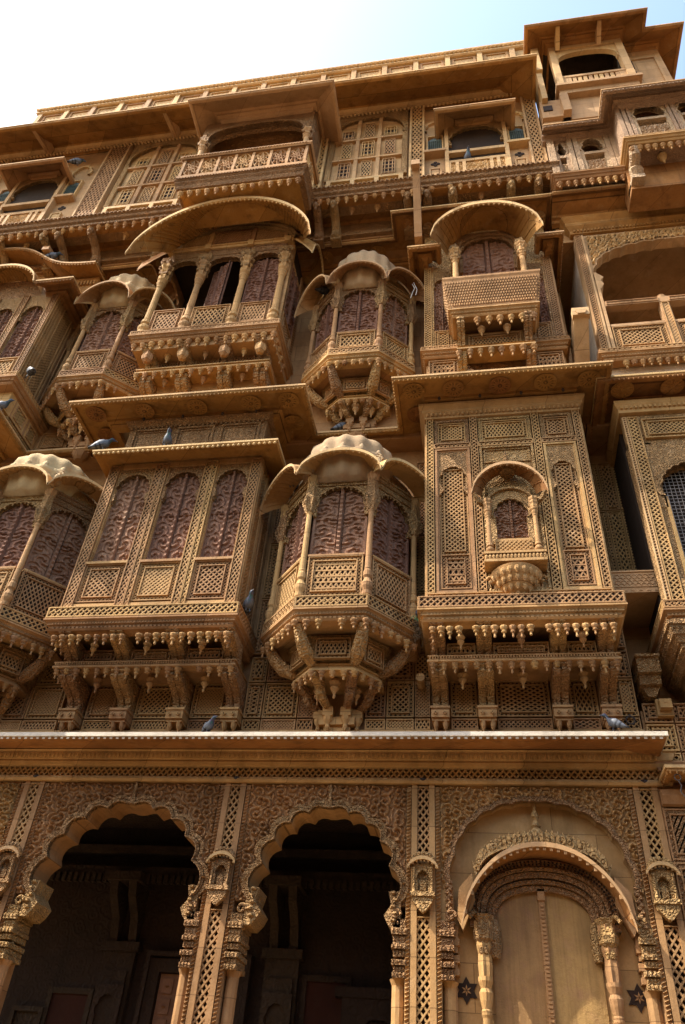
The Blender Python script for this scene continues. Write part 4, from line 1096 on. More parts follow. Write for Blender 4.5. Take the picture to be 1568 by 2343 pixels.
for i in range(3):
    a, c = cs[i]+.075, cs[i+1]-.075
    jali(BL, a, c, 11.50, 12.08, byf+.01, ('tall', 'tall', 'steep')[i], .062, .05)
    ar = cusped(a, c, 13.20, 13.50, 4, bul=.2, p=.7); m_ = MB(); plate(m_, cs[i]+.01, cs[i+1]-.01, 13.20, 13.80, ar, byf+.0, byf+.08); archband(m_, ar, .018, byf-.012, byf+.06)
    m_.frame(a, c, 13.60, 13.79, .02, byf-.012, byf+.03); add('arch_panel', m_, 'fine', BL)
m_ = MB(); m_.box(bx0+.02, bx1, byf-.03, byf+.08, 13.80, 13.87); m_.box(bx0+.04, bx1, byf-.05, byf+.08, 13.87, 13.90)
for cx in cs: m_.box(cx-.05, cx+.05, byf-.06, byf+.05, 13.78, 13.93)
add('cornice', m_, 'stone', BL)
# tympanum lattice under the canopy
def tymp(u): return 13.90+.56*max(0, 1-abs(u)**2.1)**.6
t_ = MB(); pts = [((bx0+bx1)/2+(-1+2*k/24)*1.13, tymp(-1+2*k/24)) for k in range(25)]
t_.prism([(-5.04, 13.90)]+pts[::1][1:-1]+[(-2.78, 13.90)], byf+.02, byf+.08); add('tympanum', t_, 'stone', BL)
for i, (a, c) in enumerate(((-4.85, -4.36), (-4.25, -3.57), (-3.46, -2.97))):
    top = min(tymp((a-(bx0+bx1)/2)/1.13), tymp((c-(bx0+bx1)/2)/1.13))-.03
    t_ = MB(); q = [(a, 13.91), (c, 13.91)]+[(c+(a-c)*k/8, tymp((c+(a-c)*k/8-(bx0+bx1)/2)/1.13)-.03) for k in range(9)]
    t_.lattice(q, [(68, .05), (-68, .05)], .017, byf+.0, .012); t_.box(c+.02, c+.09, byf-.02, byf+.02, 13.91, tymp((c+.05-(bx0+bx1)/2)/1.13)); add('lattice_panel', t_, 'stone', BL)
b_ = MB(); arc_ = [((bx0+bx1)/2+(-1+2*k/24)*1.13, tymp(-1+2*k/24)-.01) for k in range(25)]; archband(b_, arc_, .06, byf-.05, byf+.08); archband(b_, [((bx0+bx1)/2+(x-(bx0+bx1)/2)*1.05, 13.9+(z-13.9)*1.09) for x, z in arc_], .05, byf-.09, byf+.08)
add('arch_moulding', b_, 'fine', BL)
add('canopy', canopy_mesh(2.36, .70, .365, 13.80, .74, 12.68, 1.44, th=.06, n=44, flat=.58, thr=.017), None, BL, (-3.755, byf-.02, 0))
add('side_canopy', canopy_mesh(.80, .40, .10, 13.88, .42, 13.25, .72, th=.04, n=18, flat=.6), None, BL, (bx1, -.78, 0), PI/2)
add('side_canopy', canopy_mesh(.80, .40, .10, 13.88, .42, 13.25, .72, th=.04, n=18, flat=.6), None, BL, (bx0, -.78, 0), -PI/2)
shutter(BL, -3.185, byf+.10, 12.10, .56, 1.36)
o = add('shutter', SHUT, None, BL, (-4.02, byf+.16, 12.10), -.55, (.42, .75, 1.38))
shutter(BL, bx1-.02, -.75, 12.0, .62, 1.4, PI/2)
s_ = MB(); s_.box(bx1-.07, bx1-.03, byf+.08, -.25, 11.5, 13.9); add('side_wall', s_, 'stone', BL)
for yy0, yy1 in ((-1.13, -1.03), (-.46, -.27)): jali_on(BL, (bx1+.002, yy0), (bx1+.002, yy1), 11.5, 13.85, 'diag', .045, 0, name='lattice_pilaster')
jali_on(BL, (bx1+.002, -1.02), (bx1+.002, -.47), 11.5, 12.0, 'diag', .045, .05)
# open side arch on the left, scalloped
a_ = MB(); ar = cusped(-.36, .36, 12.9, 13.45, 4, bul=.25); plate(a_, -.42, .42, 12.0, 13.8, ar, -.02, .02); add('side_arch', a_, 'stone', BL, (bx0+.06, -.74, 0), -PI/2)
# lower tiers
x0b, x1b = bx0+.12, bx1-.1
lg = MB(); lg.sweep([(x0b, -.25), (x0b, -.98), (x1b, -.98), (x1b, -.25)], [(0,10.72),(.03,10.725),(.03,10.75),(.0,10.76),(.0,10.80),(.025,10.805),(.025,10.825),(-.1,10.825),(-.1,10.72)]); lg.box(x0b+.03, x1b-.03, -.95, -.25, 10.74, 10.80)
lg.box(x0b+.1, x1b-.1, -.84, -.25, 10.80, 11.2); lg.box(x0b+.2, x1b-.2, -.70, -.25, 10.0, 10.75)
add('bracket_ledge', lg, 'stone', BL)
for cx in (-4.80, -4.22, -3.55, -2.98):
    bracket(BL, cx, -.78, 10.83, .20, .40, .38); bracket(BL, cx, -.50, 10.15, .20, .44, .55)
    k = MB(); k.lathe([(.03,-.12),(.07,-.08),(.085,-.02),(.075,.06),(.05,.14)], 20, flute=.12, nf=5); add('bracket_boss', k, 'stone', BL, (cx, -1.08, 11.0))
for a, c in ((-4.70, -4.32), (-4.12, -3.65), (-3.45, -3.08)):
    jali(BL, a, c, 10.84, 11.15, -.88, 'tall', .04, .03); bud(BL, (a+c)/2, -1.0, 11.14, .7); bud(BL, (a+c)/2, -.85, 10.70, .6)
pendants(BL, [(bx0+.03, byf+.03), (bx1-.03, byf+.03)], 11.22, .155, 1.2); pendants(BL, [(bx1-.03, byf+.15), (bx1-.03, -.55)], 11.22, .16, 1.2)
pendants(BL, [(x0b, -.98), (x1b, -.98)], 10.73, .145, 1.1)

# ================================================================== right bay of the second floor
rx0, rx1, ryf = -.50, 1.50, -.95
mb = MB(); mb.box(rx0+.02, rx1-.02, ryf+.12, -.25, 10.0, 14.1)
BR = add('oriel', mb, 'stone', HAV, (.5, -.5, 10.0), label='upper box bay with a flared stone parapet and carved double door')
BR.data.transform(Matrix.Translation((-.5, .5, -10.0)))
oriel_base(BR, [(rx0, -.25), (rx0, ryf), (rx1, ryf), (rx1, -.25)], 10.80, 10.66, d=.05)
lo = MB(); lo.box(rx0+.05, rx1-.05, ryf+.06, -.25, 10.0, 10.60); add('corbel_core', lo, 'fine', BR)
for a, c in ((rx0+.06, -.02), (1.04, rx1-.06)): jali(BR, a, c, 10.10, 10.56, ryf+.03, 'star', .05, .04)
for a, c in ((rx0, rx0+.11), (rx1-.11, rx1)): jali(BR, a, c, 10.81, 12.95, ryf, 'diag', .04, 0, name='lattice_pilaster')
m_ = MB(); m_.box(rx0+.003, rx1-.003, ryf+.03, ryf+.12, 12.80, 14.0); 
for xx, ww in ((-.035, .055), (1.055, .055), (rx0+.13, .015), (rx1-.13, .015)):
    jm = MB(); jm.box(xx-ww, xx+ww, ryf+.005, ryf+.1, 10.81, 12.795); add('jamb', jm, 'carved', BR)
add('frame', m_, 'carved', BR)
for a, c in ((rx0+.15, -.10), (1.10, rx1-.15)):
    jali(BR, a, c, 10.83, 11.25, ryf+.02, 'diag', .045, .03); shutter(BR, (a+c)/2, ryf+.08, 11.26, c-a, 1.35)
    ar = cusped(a+.02, c-.02, 12.45, 12.62, 3); m_ = MB(); plate(m_, a, c, 12.40, 12.85, ar, ryf+.02, ryf+.08); add('arch_panel', m_, 'fine', BR)
# hood over the bay
eave(BR, [(rx0-.24, -.25), (rx0-.24, -1.33), (-.22, -1.33), (-.22, -1.0)], 13.03, .20, zin=13.10, name='hood'); eave(BR, [(1.28, -1.0), (1.28, -1.33), (rx1+.2, -1.33), (rx1+.2, -.25)], 13.03, .17, zin=13.10, name='hood')
# projecting balcony: flared parapet
fl = MB(); P_ = [(-.10, ryf), (-.10, -1.36), (1.13, -1.36), (1.13, ryf)]
fl.sweep(P_, [(-.1,11.14),(.0,11.14),(.005,11.22),(.03,11.40),(.06,11.60),(.085,11.76),(.10,11.80),(.10,11.84),(-.1,11.84)])
fl.box(-.08, 1.11, -1.34, ryf+.05, 11.10, 11.5)
par = add('parapet', fl, 'stone', BR)
rows_ = MB()
for j in range(9):
    z = 11.24+j*.058; off = .012+.085*((z-11.14)/.66)
    n_ = 34; xa = -.10-off; xb = 1.13+off
    for i in range(n_): rows_.lathe([(.004,-.026),(.014,-.004),(.010,.012)], 4, (xa+.02+(xb-xa-.04)*(i+.5*(j % 2))/n_, -1.36-off, z))
    for i in range(9):
        for xx in (xa, xb): rows_.lathe([(.004,-.026),(.014,-.004),(.010,.012)], 4, (xx, -1.34-off+i*.045, z))
add('scale_relief', rows_, 'stone', par)['kind'] = 'stuff'
oriel_base(BR, [(-.09, ryf), (-.09, -1.36), (1.12, -1.36), (1.12, ryf)], 11.14, 11.05, d=.03)
lg = MB(); lg.sweep([(.0, ryf), (.0, -1.20), (1.02, -1.20), (1.02, ryf)], [(0,10.40),(.03,10.405),(.03,10.43),(.0,10.44),(.0,10.47),(.02,10.475),(-.1,10.475),(-.1,10.40)]); lg.box(.03, .99, -1.16, ryf, 10.41, 10.46); lg.box(.1, .92, -1.02, ryf+.05, 10.46, 11.0)
add('bracket_ledge', lg, 'stone', BR)
for cx in (.04, .98): bracket(BR, cx, -1.02, 10.48, .11, .34, .48); bracket(BR, cx, -.92, 9.98, .13, .26, .42)
pendants(BR, [(-.03, -1.32), (1.06, -1.32)], 10.93, .155, 1.15); pendants(BR, [(.0, -1.18), (1.02, -1.18)], 10.40, .15, 1.15)
jali(BR, .14, .88, 10.50, 10.90, -1.06, 'tall', .04, .04); bud(BR, .33, -1.2, 10.90, .7); bud(BR, .69, -1.2, 10.90, .7)
shutter(BR, .53, ryf-.02, 11.70, .86, 1.90)
ar = cusped(.13, .93, 13.0, 13.50, 4, bul=.16, p=.62); m_ = MB(); plate(m_, -.02, 1.06, 12.60, 13.75, ar, ryf-.09, ryf+.02); archband(m_, ar, .05, ryf-.11, ryf); archband(m_, [(.53+(x-.53)*1.14, 13+(z-13)*1.12) for x, z in ar], .05, ryf-.14, ryf)
add('door_arch', m_, 'fine', BR)
for xx in (.005, 1.03):
    column(BR, xx, -1.28, 11.83, 1.0, .046)
    v = MB(); v.box(-.065, .065, -.07, .3, 12.56, 12.62); v.lathe([(.05,12.62),(.09,12.70),(.075,12.80),(.10,12.88),(.07,12.98)], 10, flute=.12, nf=5); v.box(-.05, .05, -.02, .3, 12.62, 12.95); add('leaf_bracket', v, 'fine', BR, (xx, -1.26, 0))
add('canopy', canopy_mesh(1.2, .58, .26, 13.10, .70, 12.76, .84, th=.06, n=28, flat=.58), None, BR, (.50, ryf-.10, 0))
for yy0, yy1 in ((ryf+.01, -.62), (-.61, -.28)): jali_on(BR, (rx1+.010, yy0), (rx1+.010, yy1), 10.85, 12.9, 'diag', .045, .05)
# twine dangling from the hood
tw = MB(); tw.tube([(-.70, -.9, 12.62), (-.66, -.93, 12.45), (-.69, -.95, 12.3), (-.72, -.95, 12.15)], .006, 5); tw.tube([(-.68, -.9, 12.66), (-.62, -.93, 12.40), (-.64, -.95, 12.22)], .006, 5)
t_o = add('twine', tw, 'twine'); t_o['label'] = 'loose pale twine hanging in the gap beside the upper box bay'; t_o['category'] = 'twine'

# ================================================================== far-left bay of the second floor
fx1, fyf = -6.75, -1.30
mb = MB(); mb.box(-9.4, fx1-.02, fyf+.12, -.25, 9.9, 13.4)
BF = add('oriel', mb, 'stone', HAV, (-8.0, -.5, 9.9), label='tall upper box bay cut by the left edge')
BF.data.transform(Matrix.Translation((8.0, .5, -9.9)))
oriel_base(BF, [(-9.4, fyf), (fx1, fyf), (fx1, -.25)], 10.52, 10.36, d=.08)
for k_, (a, c) in enumerate(((-6.86, fx1), (-7.42, -7.30), (-7.95, -7.85))): jali(BF, a, c, 10.54, 12.75, fyf, 'tall', .04, 0, name='lattice_pilaster')
for a, c in ((-7.29, -6.87), (-7.84, -7.43)):
    jali(BF, a, c, 10.56, 11.02, fyf+.02, 'tall', .055, .05); shutter(BF, (a+c)/2, fyf+.09, 11.03, c-a, 1.45)
    ar = cusped(a+.03, c-.03, 12.15, 12.42, 4); m_ = MB(); plate(m_, a, c, 12.05, 12.75, ar, fyf+.02, fyf+.08); archband(m_, ar, .02, fyf+.008, fyf+.05); add('arch_panel', m_, 'fine', BF)
for yy0, yy1 in ((fyf+.01, -1.10), (-1.09, -.70), (-.69, -.28)): jali_on(BF, (fx1+.010, yy0), (fx1+.010, yy1), 10.55, 12.8, 'diag', .045, .05)
for yy0, yy1 in ((-1.02, -.62), (-.61, -.28)): jali_on(BF, (fx1-.02, yy0), (fx1-.02, yy1), 9.9, 10.28, 'flat', .045, .05)
m_ = MB(); m_.box(-9.4, fx1-.03, fyf+.25, -.25, 9.86, 10.35); add('corbel_core', m_, 'carved', BF); m_ = MB(); m_.box(-9.4, fx1+.0, fyf+.03, fyf+.12, 12.74, 13.3); add('frame', m_, 'carved', BF)
eave(BF, [(-7.0, -1.62), (-6.33, -1.62), (-6.33, -.25)], 12.66, .33, zin=12.80, name='hood')
add('hood_arch', canopy_mesh(1.3, .36, .12, 12.80, .50, 12.60, .62, th=.04, n=22, flat=.6), None, BF, (-7.80, fyf+.02, 0))
for x in (-6.62,): jali(BF, x-.14, x, 9.86, 10.0, -.24, 'diag', .04, 0)
jali(HAV, -6.70, -6.2, 9.90, 10.30, -.27, 'diag', .045, .05)

# ================================================================== eaves between second floor and top storey
E23 = eave(HAV, [(-6.85, -.91), (-1.035, -.91), (-1.035, -1.40), (1.62, -1.40), (1.62, -.4)], 14.11, .46, zin=14.13)
for x, y in ((-6.4, -.66), (-5.9, -.66), (-5.4, -.66), (-2.3, -.66), (-1.85, -.66), (-1.35, -.66), (-.72, -1.14), (-.2, -1.14), (1.25, -1.14)): add('rosette', ROS, None, E23, (x, y, 14.065))
cv = MB()                                                 # curved eave of the far-left bay
xs_ = np.linspace(-8.9, -6.3, 27)
def cz(x): return 13.50+.84*(1/(1+math.exp(-(-7.45-x)*4.2)))
for i in range(26):
    a, c = xs_[i], xs_[i+1]
    q = [(a, -1.36, cz(a)), (c, -1.36, cz(c)), (c, -.9, cz(c)+.12), (a, -.9, cz(a)+.12)]
    cv.add(q+[(x, y, z+.05) for x, y, z in q], [(0,1,2,3), (4,7,6,5), (0,4,5,1)])
q = [(-6.3, -1.36, cz(-6.3)), (-6.3, -.25, cz(-6.3)+.1)]; cv.add(q+[(x, y, z+.05) for x, y, z in q], [(0,1,3,2)])
cv.box(-9.2, -6.36, -1.05, -.25, 12.9, 13.55); cv.box(-9.2, -6.5, -.9, -.25, 13.5, 14.1)
for i in range(44): x = -8.9+i*.06; cv.lathe([(.012,-.03),(.02,-.01),(.012,.01)], 5, (x, -1.355, cz(x)-.0))
for i in range(30): x = -8.2+i*.062; cv.box(x, x+.03, -1.09, -1.04, 13.30, 13.42)
cvo = add('curved_eave', cv, 'soffit', HAV)
lp = MB()
for i in range(26):
    a, c = xs_[i], xs_[i+1]; q = [(a, -1.372, cz(a)+.02), (c, -1.372, cz(c)+.02), (c, -1.372, cz(c)+.056), (a, -1.372, cz(a)+.056)]; lp.add(q+[(x, y+.04, z+.004) for x, y, z in q], [(0,1,2,3), (2,6,7,3), (0,4,5,1)])
add('eave_lip', lp, 'buff', cvo)

# frieze, cove and pendants carrying the top storey
f_ = MB(); f_.box(-12, 1.68, -.97, -.9, 14.2, 14.62)
f_.sweep([(-12, -.95), (1.68, -.95)], [(0,14.14),(.08,14.14),(.09,14.17),(.05,14.19),(.05,14.22),(.07,14.24),(.06,14.27),(-.1,14.27)])
add('frieze', f_, 'fine', HAV)
cvv = MB(); cp = [(-12, -.95), (1.68, -.95)]
cvv.sweep(cp, [(.0,14.60),(.08,14.62),(.25,14.56),(.42,14.50),(.58,14.47),(.58,14.72),(.0,14.72)])
add('soffit', cvv, 'soffit', HAV)
LP = [(-12, -1.5), (1.68, -1.5), (1.68, -.9)]
l_ = MB(); l_.sweep(LP, [(-.3,14.78),(.10,14.78),(.14,14.755),(.14,14.73),(.10,14.70),(.12,14.66),(.10,14.62),(.06,14.60),(.06,14.54),(.085,14.53),(.075,14.50),(-.3,14.50)])
for i in range(150):
    x = -10+i*.08
    if x < 1.66: l_.box(x, x+.04, -1.66, -1.5, 14.725, 14.752)
led = add('ledge', l_, 'fine', HAV); 
pk = 0
pendants(HAV, [(-9.6, -1.52), (-5.05, -1.52)], 14.50, .175, 1.15); pendants(HAV, [(-4.62, -2.08), (-2.54, -2.08)], 14.22, .16, 1.15); pendants(HAV, [(-2.3, -1.52), (1.62, -1.52)], 14.50, .165, 1.15)
for x in (-9.3, -8.45, -7.55, -7.25, -6.6, -5.4, -2.36, -2.05, -.75, -.42, .02, 1.0, 1.45):
    k = MB(); k.tube([(0, -.95, 14.02), (0, -1.05, 14.10), (0, -1.08, 14.22), (0, -1.22, 14.34), (0, -1.42, 14.40), (0, -1.5, 14.50)], [.07, .10, .085, .075, .08, .07], 8); k.box(-.09, .09, -1.08, -.9, 13.98, 14.06)
    k.lathe([(.01,-.16),(.03,-.13),(.025,-.1),(.055,-.06),(.06,-.02),(.05,.03)], 8, (0, -1.5, 14.42)); add('bracket', k, 'fine', HAV, (x, 0, 0))
for x in (-8.9, -8.0, -6.0, -1.75, -1.3, .5):
    bud(HAV, x, -1.3, 14.56, .8)
gt = MB(); gt.prism_x([(-1.0, 14.2), (-1.45, 14.12), (-1.45, 14.02), (-1.0, 14.06)], -.07, .07); add('water_spout', gt, 'stone', HAV, (-7.40, 0, 0))

# ================================================================== top storey
YT = -1.5
def tpil(a, c): 
    jali(HAV, a, c, 14.79, 18.10, YT, 'steep', .085, 0, name='lattice_pilaster')
    k = MB(); k.box(a-.04, a-.005, YT-.02, YT+.1, 14.78, 18.12); k.box(c+.005, c+.04, YT-.02, YT+.1, 14.78, 18.12); add('pilaster', k, 'buff', HAV)
for a, c in ((-9.86, -9.60), (-7.13, -6.75), (-2.52, -2.38), (-.70, -.50), (1.45, 1.63)): tpil(a, c)
bwall = MB(); bwall.box(-12, 1.66, -1.40, -1.29, 14.7, 18.2); add('upper_wall', bwall, 'buff', HAV)

def small_window(xc):
    mb = MB()
    for s in (-1, 1): mb.box(s*.535-.035, s*.535+.035, YT-.03, YT+.15, 14.79, 16.98)
    mb.box(-.5, .5, YT-.045, YT+.05, 15.70, 15.79); mb.box(-.5, .5, YT-.02, YT+.05, 15.38, 15.46); mb.box(-.5, .5, YT-.02, YT+.05, 14.79, 14.87); mb.box(-.5, .5, YT+.02, YT+.06, 14.87, 15.38)
    for x in (-.5, -.36, -.24, .24, .36, .5): mb.box(x-.03, x+.03, YT-.022, YT+.05, 14.87, 15.38)
    o = add('window', mb, 'buff', HAV, (xc, 0, 0))
    d_ = MB(); d_.box(-.5, .5, YT+.05, YT+.1, 14.79, 16.9); add('room_shade_panel', d_, 'interior_shade', o, (xc, 0, 0))  # dark panel paints the shaded interior behind the window
    f_ = MB(); f_.field(-.22, .22, 14.93, 15.32, 30, 24, scrolls(.12, 31, .03), YT+.0); f_.field(-.47, -.27, 14.93, 15.32, 14, 24, scrolls(.1, 33, .03), YT+.0); f_.field(.27, .47, 14.93, 15.32, 14, 24, scrolls(.1, 35, .03), YT+.0)
    add('scroll_relief', f_.mesh('scroll_relief', 'buff'), None, o, (xc, 0, 0))
    ar = cusped(-.44, .44, 16.18, 16.74, 5, bul=.2, p=.62); k = MB(); plate(k, -.5, .5, 16.12, 16.98, ar, YT-.0, YT+.12); archband(k, ar, .03, YT-.015, YT+.05); add('arch_panel', k, 'fine', o, (xc, 0, 0))
    for s in (-1, 1):
        xm = s*.75
        k = MB(); k.prism([(xm-.13, 15.98), (xm+.13, 15.98), (xm+.13, 16.50), (xm+.08, 16.58), (xm, 16.62), (xm-.08, 16.58), (xm-.13, 16.50)], YT+.06, YT+.1)
        for i in range(7): k.box(xm-.12+i*.036, xm-.112+i*.036, YT+.045, YT+.06, 16.0, 16.48)
        for i in range(14): k.box(xm-.125, xm+.125, YT+.05, YT+.06, 16.0+i*.036, 16.006+i*.036)
        add('green_screen', k, 'green', o, (xc, 0, 0))
        k = MB(); k.frame(xm-.16, xm+.16, 15.94, 16.66, .03, YT+.03, YT+.12); add('screen_frame', k, 'buff', o, (xc, 0, 0)); k = MB(); k.box(xm-.2, xm+.2, YT-.05, YT+.1, 15.86, 15.935); add('sill', k, 'buff', o, (xc, 0, 0)); k = MB(); k.frame(xm-.11, xm+.11, 14.95, 15.35, .03, YT+.03, YT+.12); k.box(xm-.081, xm+.081, YT+.06, YT+.12, 14.98, 15.32); k.box(xm-.06, xm+.06, YT+.04, YT+.12, 15.0, 15.3); add('panel', k, 'buff', o, (xc, 0, 0)); k = MB()
        ar = cusped(xm-.15, xm+.15, 16.95, 17.3, 3); archband(k, ar, .05, YT+.05, YT+.12)
        add('blind_arch', k, 'buff', o, (xc, 0, 0))
        k = MB(); 
        for i in range(4): k.prism([(xm+.05*math.cos(PI*i/2)+.035*math.cos(t), 15.63+.05*math.sin(PI*i/2)+.035*math.sin(t)) for t in np.linspace(0, 2*PI, 9)[:-1]], YT+.085, YT+.099, False)
        add('quatrefoil_shade', k, 'interior_shade', o, (xc, 0, 0))  # dark lobes paint the shade of a pierced four-lobed hole
    eave(o, [(xc-.73, YT+.1), (xc-.73, -1.97), (xc+.73, -1.97), (xc+.73, YT+.1)], 16.62, .42, zin=16.98, mat='stone', name='window_hood', drops=False)
    return o
small_window(.485); small_window(-8.36)

def big_window(a, c, xc=None):
    xc = (a+c)/2; w_ = (c-a)/2
    mb = MB(); mb.box(a, c, YT+.075, YT+.1, 14.79, 18.0)
    o = add('window', mb, 'buff', HAV)
    ar = cusped(a+.10, c-.10, 17.0, 17.75, 5, bul=.10, p=.6); k = MB(); plate(k, a, c, 15.28, 18.05, ar, YT+.01, YT+.06); archband(k, ar, .04, YT-.01, YT+.05)
    add('arch_panel', k, 'fine', o)
    cols = np.linspace(a+.13, c-.13, 4)
    def topz(x): u = abs((x-xc)/(w_-.10)); return 17.0+.75*max(.0, 1-u**2.6)**.5
    k = MB()
    for i in range(1, 3): k.box(cols[i]-.035, cols[i]+.035, YT+.012, YT+.08, 15.26, topz(cols[i]))
    for z in (15.26, 16.05, 16.86): k.box(a+.1, c-.1, YT+.006, YT+.08, z-.03, z+.03)
    add('mullion', k, 'buff', o)
    kk = 0
    for i in range(3):
        for z0, z1 in ((15.32, 15.99), (16.11, 16.80), (16.92, 17.6)):
            xa, xb = cols[i]+.05, cols[i+1]-.05
            z1_ = min(z1, topz(xa)-.06, topz(xb)-.06)
            if z1_-z0 < .15: continue
            dense = (i+int(z0*1.3)) % 2 == 0
            jali(o, xa+(.04 if not dense else .06), xb-(.04 if not dense else .06), z0+.04, z1_-.04, YT+.035, 'steep' if dense else 'win', .07 if dense else .082, 0, mat='buff'); kk += 1
    k = MB(); k.box(a+.06, c-.06, YT-.015, YT+.06, 15.17, 15.24); k.box(a+.06, c-.06, YT-.015, YT+.06, 14.79, 14.86)
    for x in np.linspace(a+.1, c-.1, 4): k.box(x-.04, x+.04, YT-.017, YT+.06, 14.86, 15.17)
    add('panel_frame', k, 'buff', o)
    f_ = MB(); xx = np.linspace(a+.1, c-.1, 4)
    for i in range(3): f_.field(xx[i]+.05, xx[i+1]-.05, 14.88, 15.15, 28, 20, scrolls(.13, 41+i, .04), YT+.05)
    add('scroll_relief', f_.mesh('scroll_relief', 'buff'), None, o)
    return o
big_window(-2.30, -.78); big_window(-6.62, -5.02)

# canopied balcony of the top storey
mb = MB(); mb.box(-4.64, -2.54, -2.10, -1.4, 14.24, 14.50)
TB = add('balcony', mb, 'soffit', HAV, (-3.62, -1.6, 14.3), label='top-storey balcony with rosette railing under a flat canopy')
TB.data.transform(Matrix.Translation((3.62, 1.6, -14.3)))
k = MB(); k.sweep([(-4.66, -1.5), (-4.66, -2.08), (-2.50, -2.08), (-2.50, -1.5)], [(-.1,14.54),(.11,14.54),(.12,14.51),(.09,14.48),(.10,14.44),(.06,14.40),(.05,14.34),(.07,14.32),(.05,14.28),(-.1,14.26)])
for i in range(44): k.box(-4.70+i*.051, -4.70+i*.051+.026, -2.215, -2.1, 14.505, 14.53)
add('ledge', k, 'fine', TB)
rl = MB(); P_ = [(-4.72, -1.5), (-4.72, -2.18), (-2.44, -2.18), (-2.44, -1.5)]
rl.sweep(P_, [(-.03,14.545),(.03,14.545),(.03,14.62),(-.03,14.62)]); rl.sweep(P_, [(-.02,15.20),(.045,15.21),(.07,15.25),(.07,15.29),(.03,15.33),(-.03,15.33)])
for i in range(8): x = -4.70+i*(2.24/7); rl.box(x-.024, x+.024, -2.205, -2.15, 14.62, 15.21)
for i in range(44): rl.box(-4.73+i*.052, -4.73+i*.052+.026, -2.262, -2.2, 15.245, 15.27)
add('railing', rl, 'stone', TB)
rr = MB()
for k in range(8):
    t = PI*k/4; rr.tube([(0, 0, 0), (.07*math.cos(t-.35), 0, .13*math.sin(t-.35)), (.135*math.cos(t), 0, .27*math.sin(t))], .015, 4); rr.tube([(0, 0, 0), (.07*math.cos(t+.35), 0, .13*math.sin(t+.35)), (.135*math.cos(t), 0, .27*math.sin(t))], .015, 4)
rr.tube([(.05*math.cos(t), -.005, .09*math.sin(t)) for t in np.linspace(0, 2*PI, 13)], .012, 4)
rr.tube([(.135*math.cos(t), -.004, .28*math.sin(t)) for t in np.linspace(0, 2*PI, 21)], .012, 4)
rr = rr.mesh('rosette_panel', 'stone')
for i in range(7): add('rosette_panel', rr, None, TB, (-4.70+(i+.5)*(2.24/7), -2.18, 14.915))
for xx in (-4.72, -2.44): add('rosette_panel', rr, None, TB, (xx, -1.85, 14.915), PI/2)
for xx in (-4.60, -2.58):
    column(TB, xx, -2.02, 15.36, .85, .055, mat='buff')
    v = MB(); v.box(-.09, .09, -.09, .3, 16.10, 16.17); v.lathe([(.06,16.17),(.11,16.27),(.09,16.36),(.12,16.44),(.08,16.55)], 10, flute=.12, nf=5); add('leaf_bracket', v, 'fine', TB, (xx, -2.0, 0))
ar = cusped(-4.50, -2.68, 16.22, 16.72, 5, bul=.10, p=.6); k = MB(); plate(k, -4.66, -2.50, 16.22, 17.0, ar, -2.08, -1.98); archband(k, ar, .05, -2.10, -1.9); add('arch_panel', k, 'fine', TB)
k = MB(); ar = cusped(-4.40, -2.78, 16.2, 16.62, 5, bul=.10, p=.6); plate(k, -4.7, -2.46, 14.8, 17.1, ar, -1.56, -1.48); add('inner_arch', k, 'buff', TB)
k = MB(); k.box(-4.5, -2.7, -1.46, -1.42, 14.8, 16.9); add('room_shade_panel', k, 'interior_shade', TB)  # dark panel in place of the shaded room behind the arch
k = MB(); k.box(-2.56, -2.47, -2.05, -1.5, 15.9, 17.0); k.box(-4.69, -4.60, -2.05, -1.5, 16.2, 17.0); k.box(-4.6, -2.56, -2.0, -1.5, 16.85, 17.0); add('side_wall', k, 'fine', TB)
eave(TB, [(-4.86, -1.45), (-4.86, -2.62), (-2.06, -2.62), (-2.06, -1.45)], 16.87, .46, zin=17.08, mat='buff', name='flat_canopy', drops=False)

# main roof eave, its struts, and the parapet
ET = eave(HAV, [(-12, -2.30), (1.68, -2.30), (1.68, -1.2)], 17.66, .78, zin=18.16, drops=False, th=.07, name='roof_eave')
cnn = MB(); cnn.sweep([(-12, YT), (1.66, YT), (1.66, -1.2)], [(0,17.98),(.03,18.0),(.05,18.06),(.09,18.10),(-.1,18.12)])
for i in range(150): cnn.box(-10+i*.078, -10+i*.078+.04, YT-.05, YT, 17.93, 17.98)
add('cornice', cnn, 'buff', HAV)
for x in (-8.62, -5.72):
    k = MB(); k.prism([(-.11, 18.08), (.11, 18.08), (.0, 17.86)], -2.1, -1.55); k.prism_x([(-1.6, 17.92), (-1.6, 18.1), (-2.2, 17.72)], -.04, .04); add('eave_strut', k, 'buff', ET, (x, 0, 0))
pp = MB(); pp.box(-9.85, 1.72, -1.40, -1.2, 18.2, 20.55); pp.box(-12, 1.7, -2.0, 3.0, 18.15, 18.3)
pp.sweep([(-9.85, -1.2), (-9.85, -1.46), (1.72, -1.46), (1.72, -1.2)], [(-.2,20.55),(.0,20.55),(.03,20.58),(.03,20.62),(.0,20.64),(.03,20.68),(.06,20.72),(.06,20.77),(.02,20.80),(-.2,20.80)])
for i in range(118): pp.lathe([(.0,-.03),(.035,-.01),(.03,.02),(.0,.03)], 6, (-9.8+i*.0975, -1.50, 20.66))
par = add('parapet', pp, 'buff', HAV)
k = MB(); k.box(-.055, .055, -1.46, -1.38, 18.3, 20.55); k = k.mesh('parapet_pilaster', 'buff')
for i in range(17): add('parapet_pilaster', k, None, par, (-9.75+i*.70, 0, 0))
k = MB(); k.frame(0, .52, 19.4, 20.5, .05, -1.425, -1.38); k = k.mesh('parapet_panel', 'stone')
for i in range(16): add('parapet_panel', k, None, par, (-9.75+i*.70+.09, 0, 0))
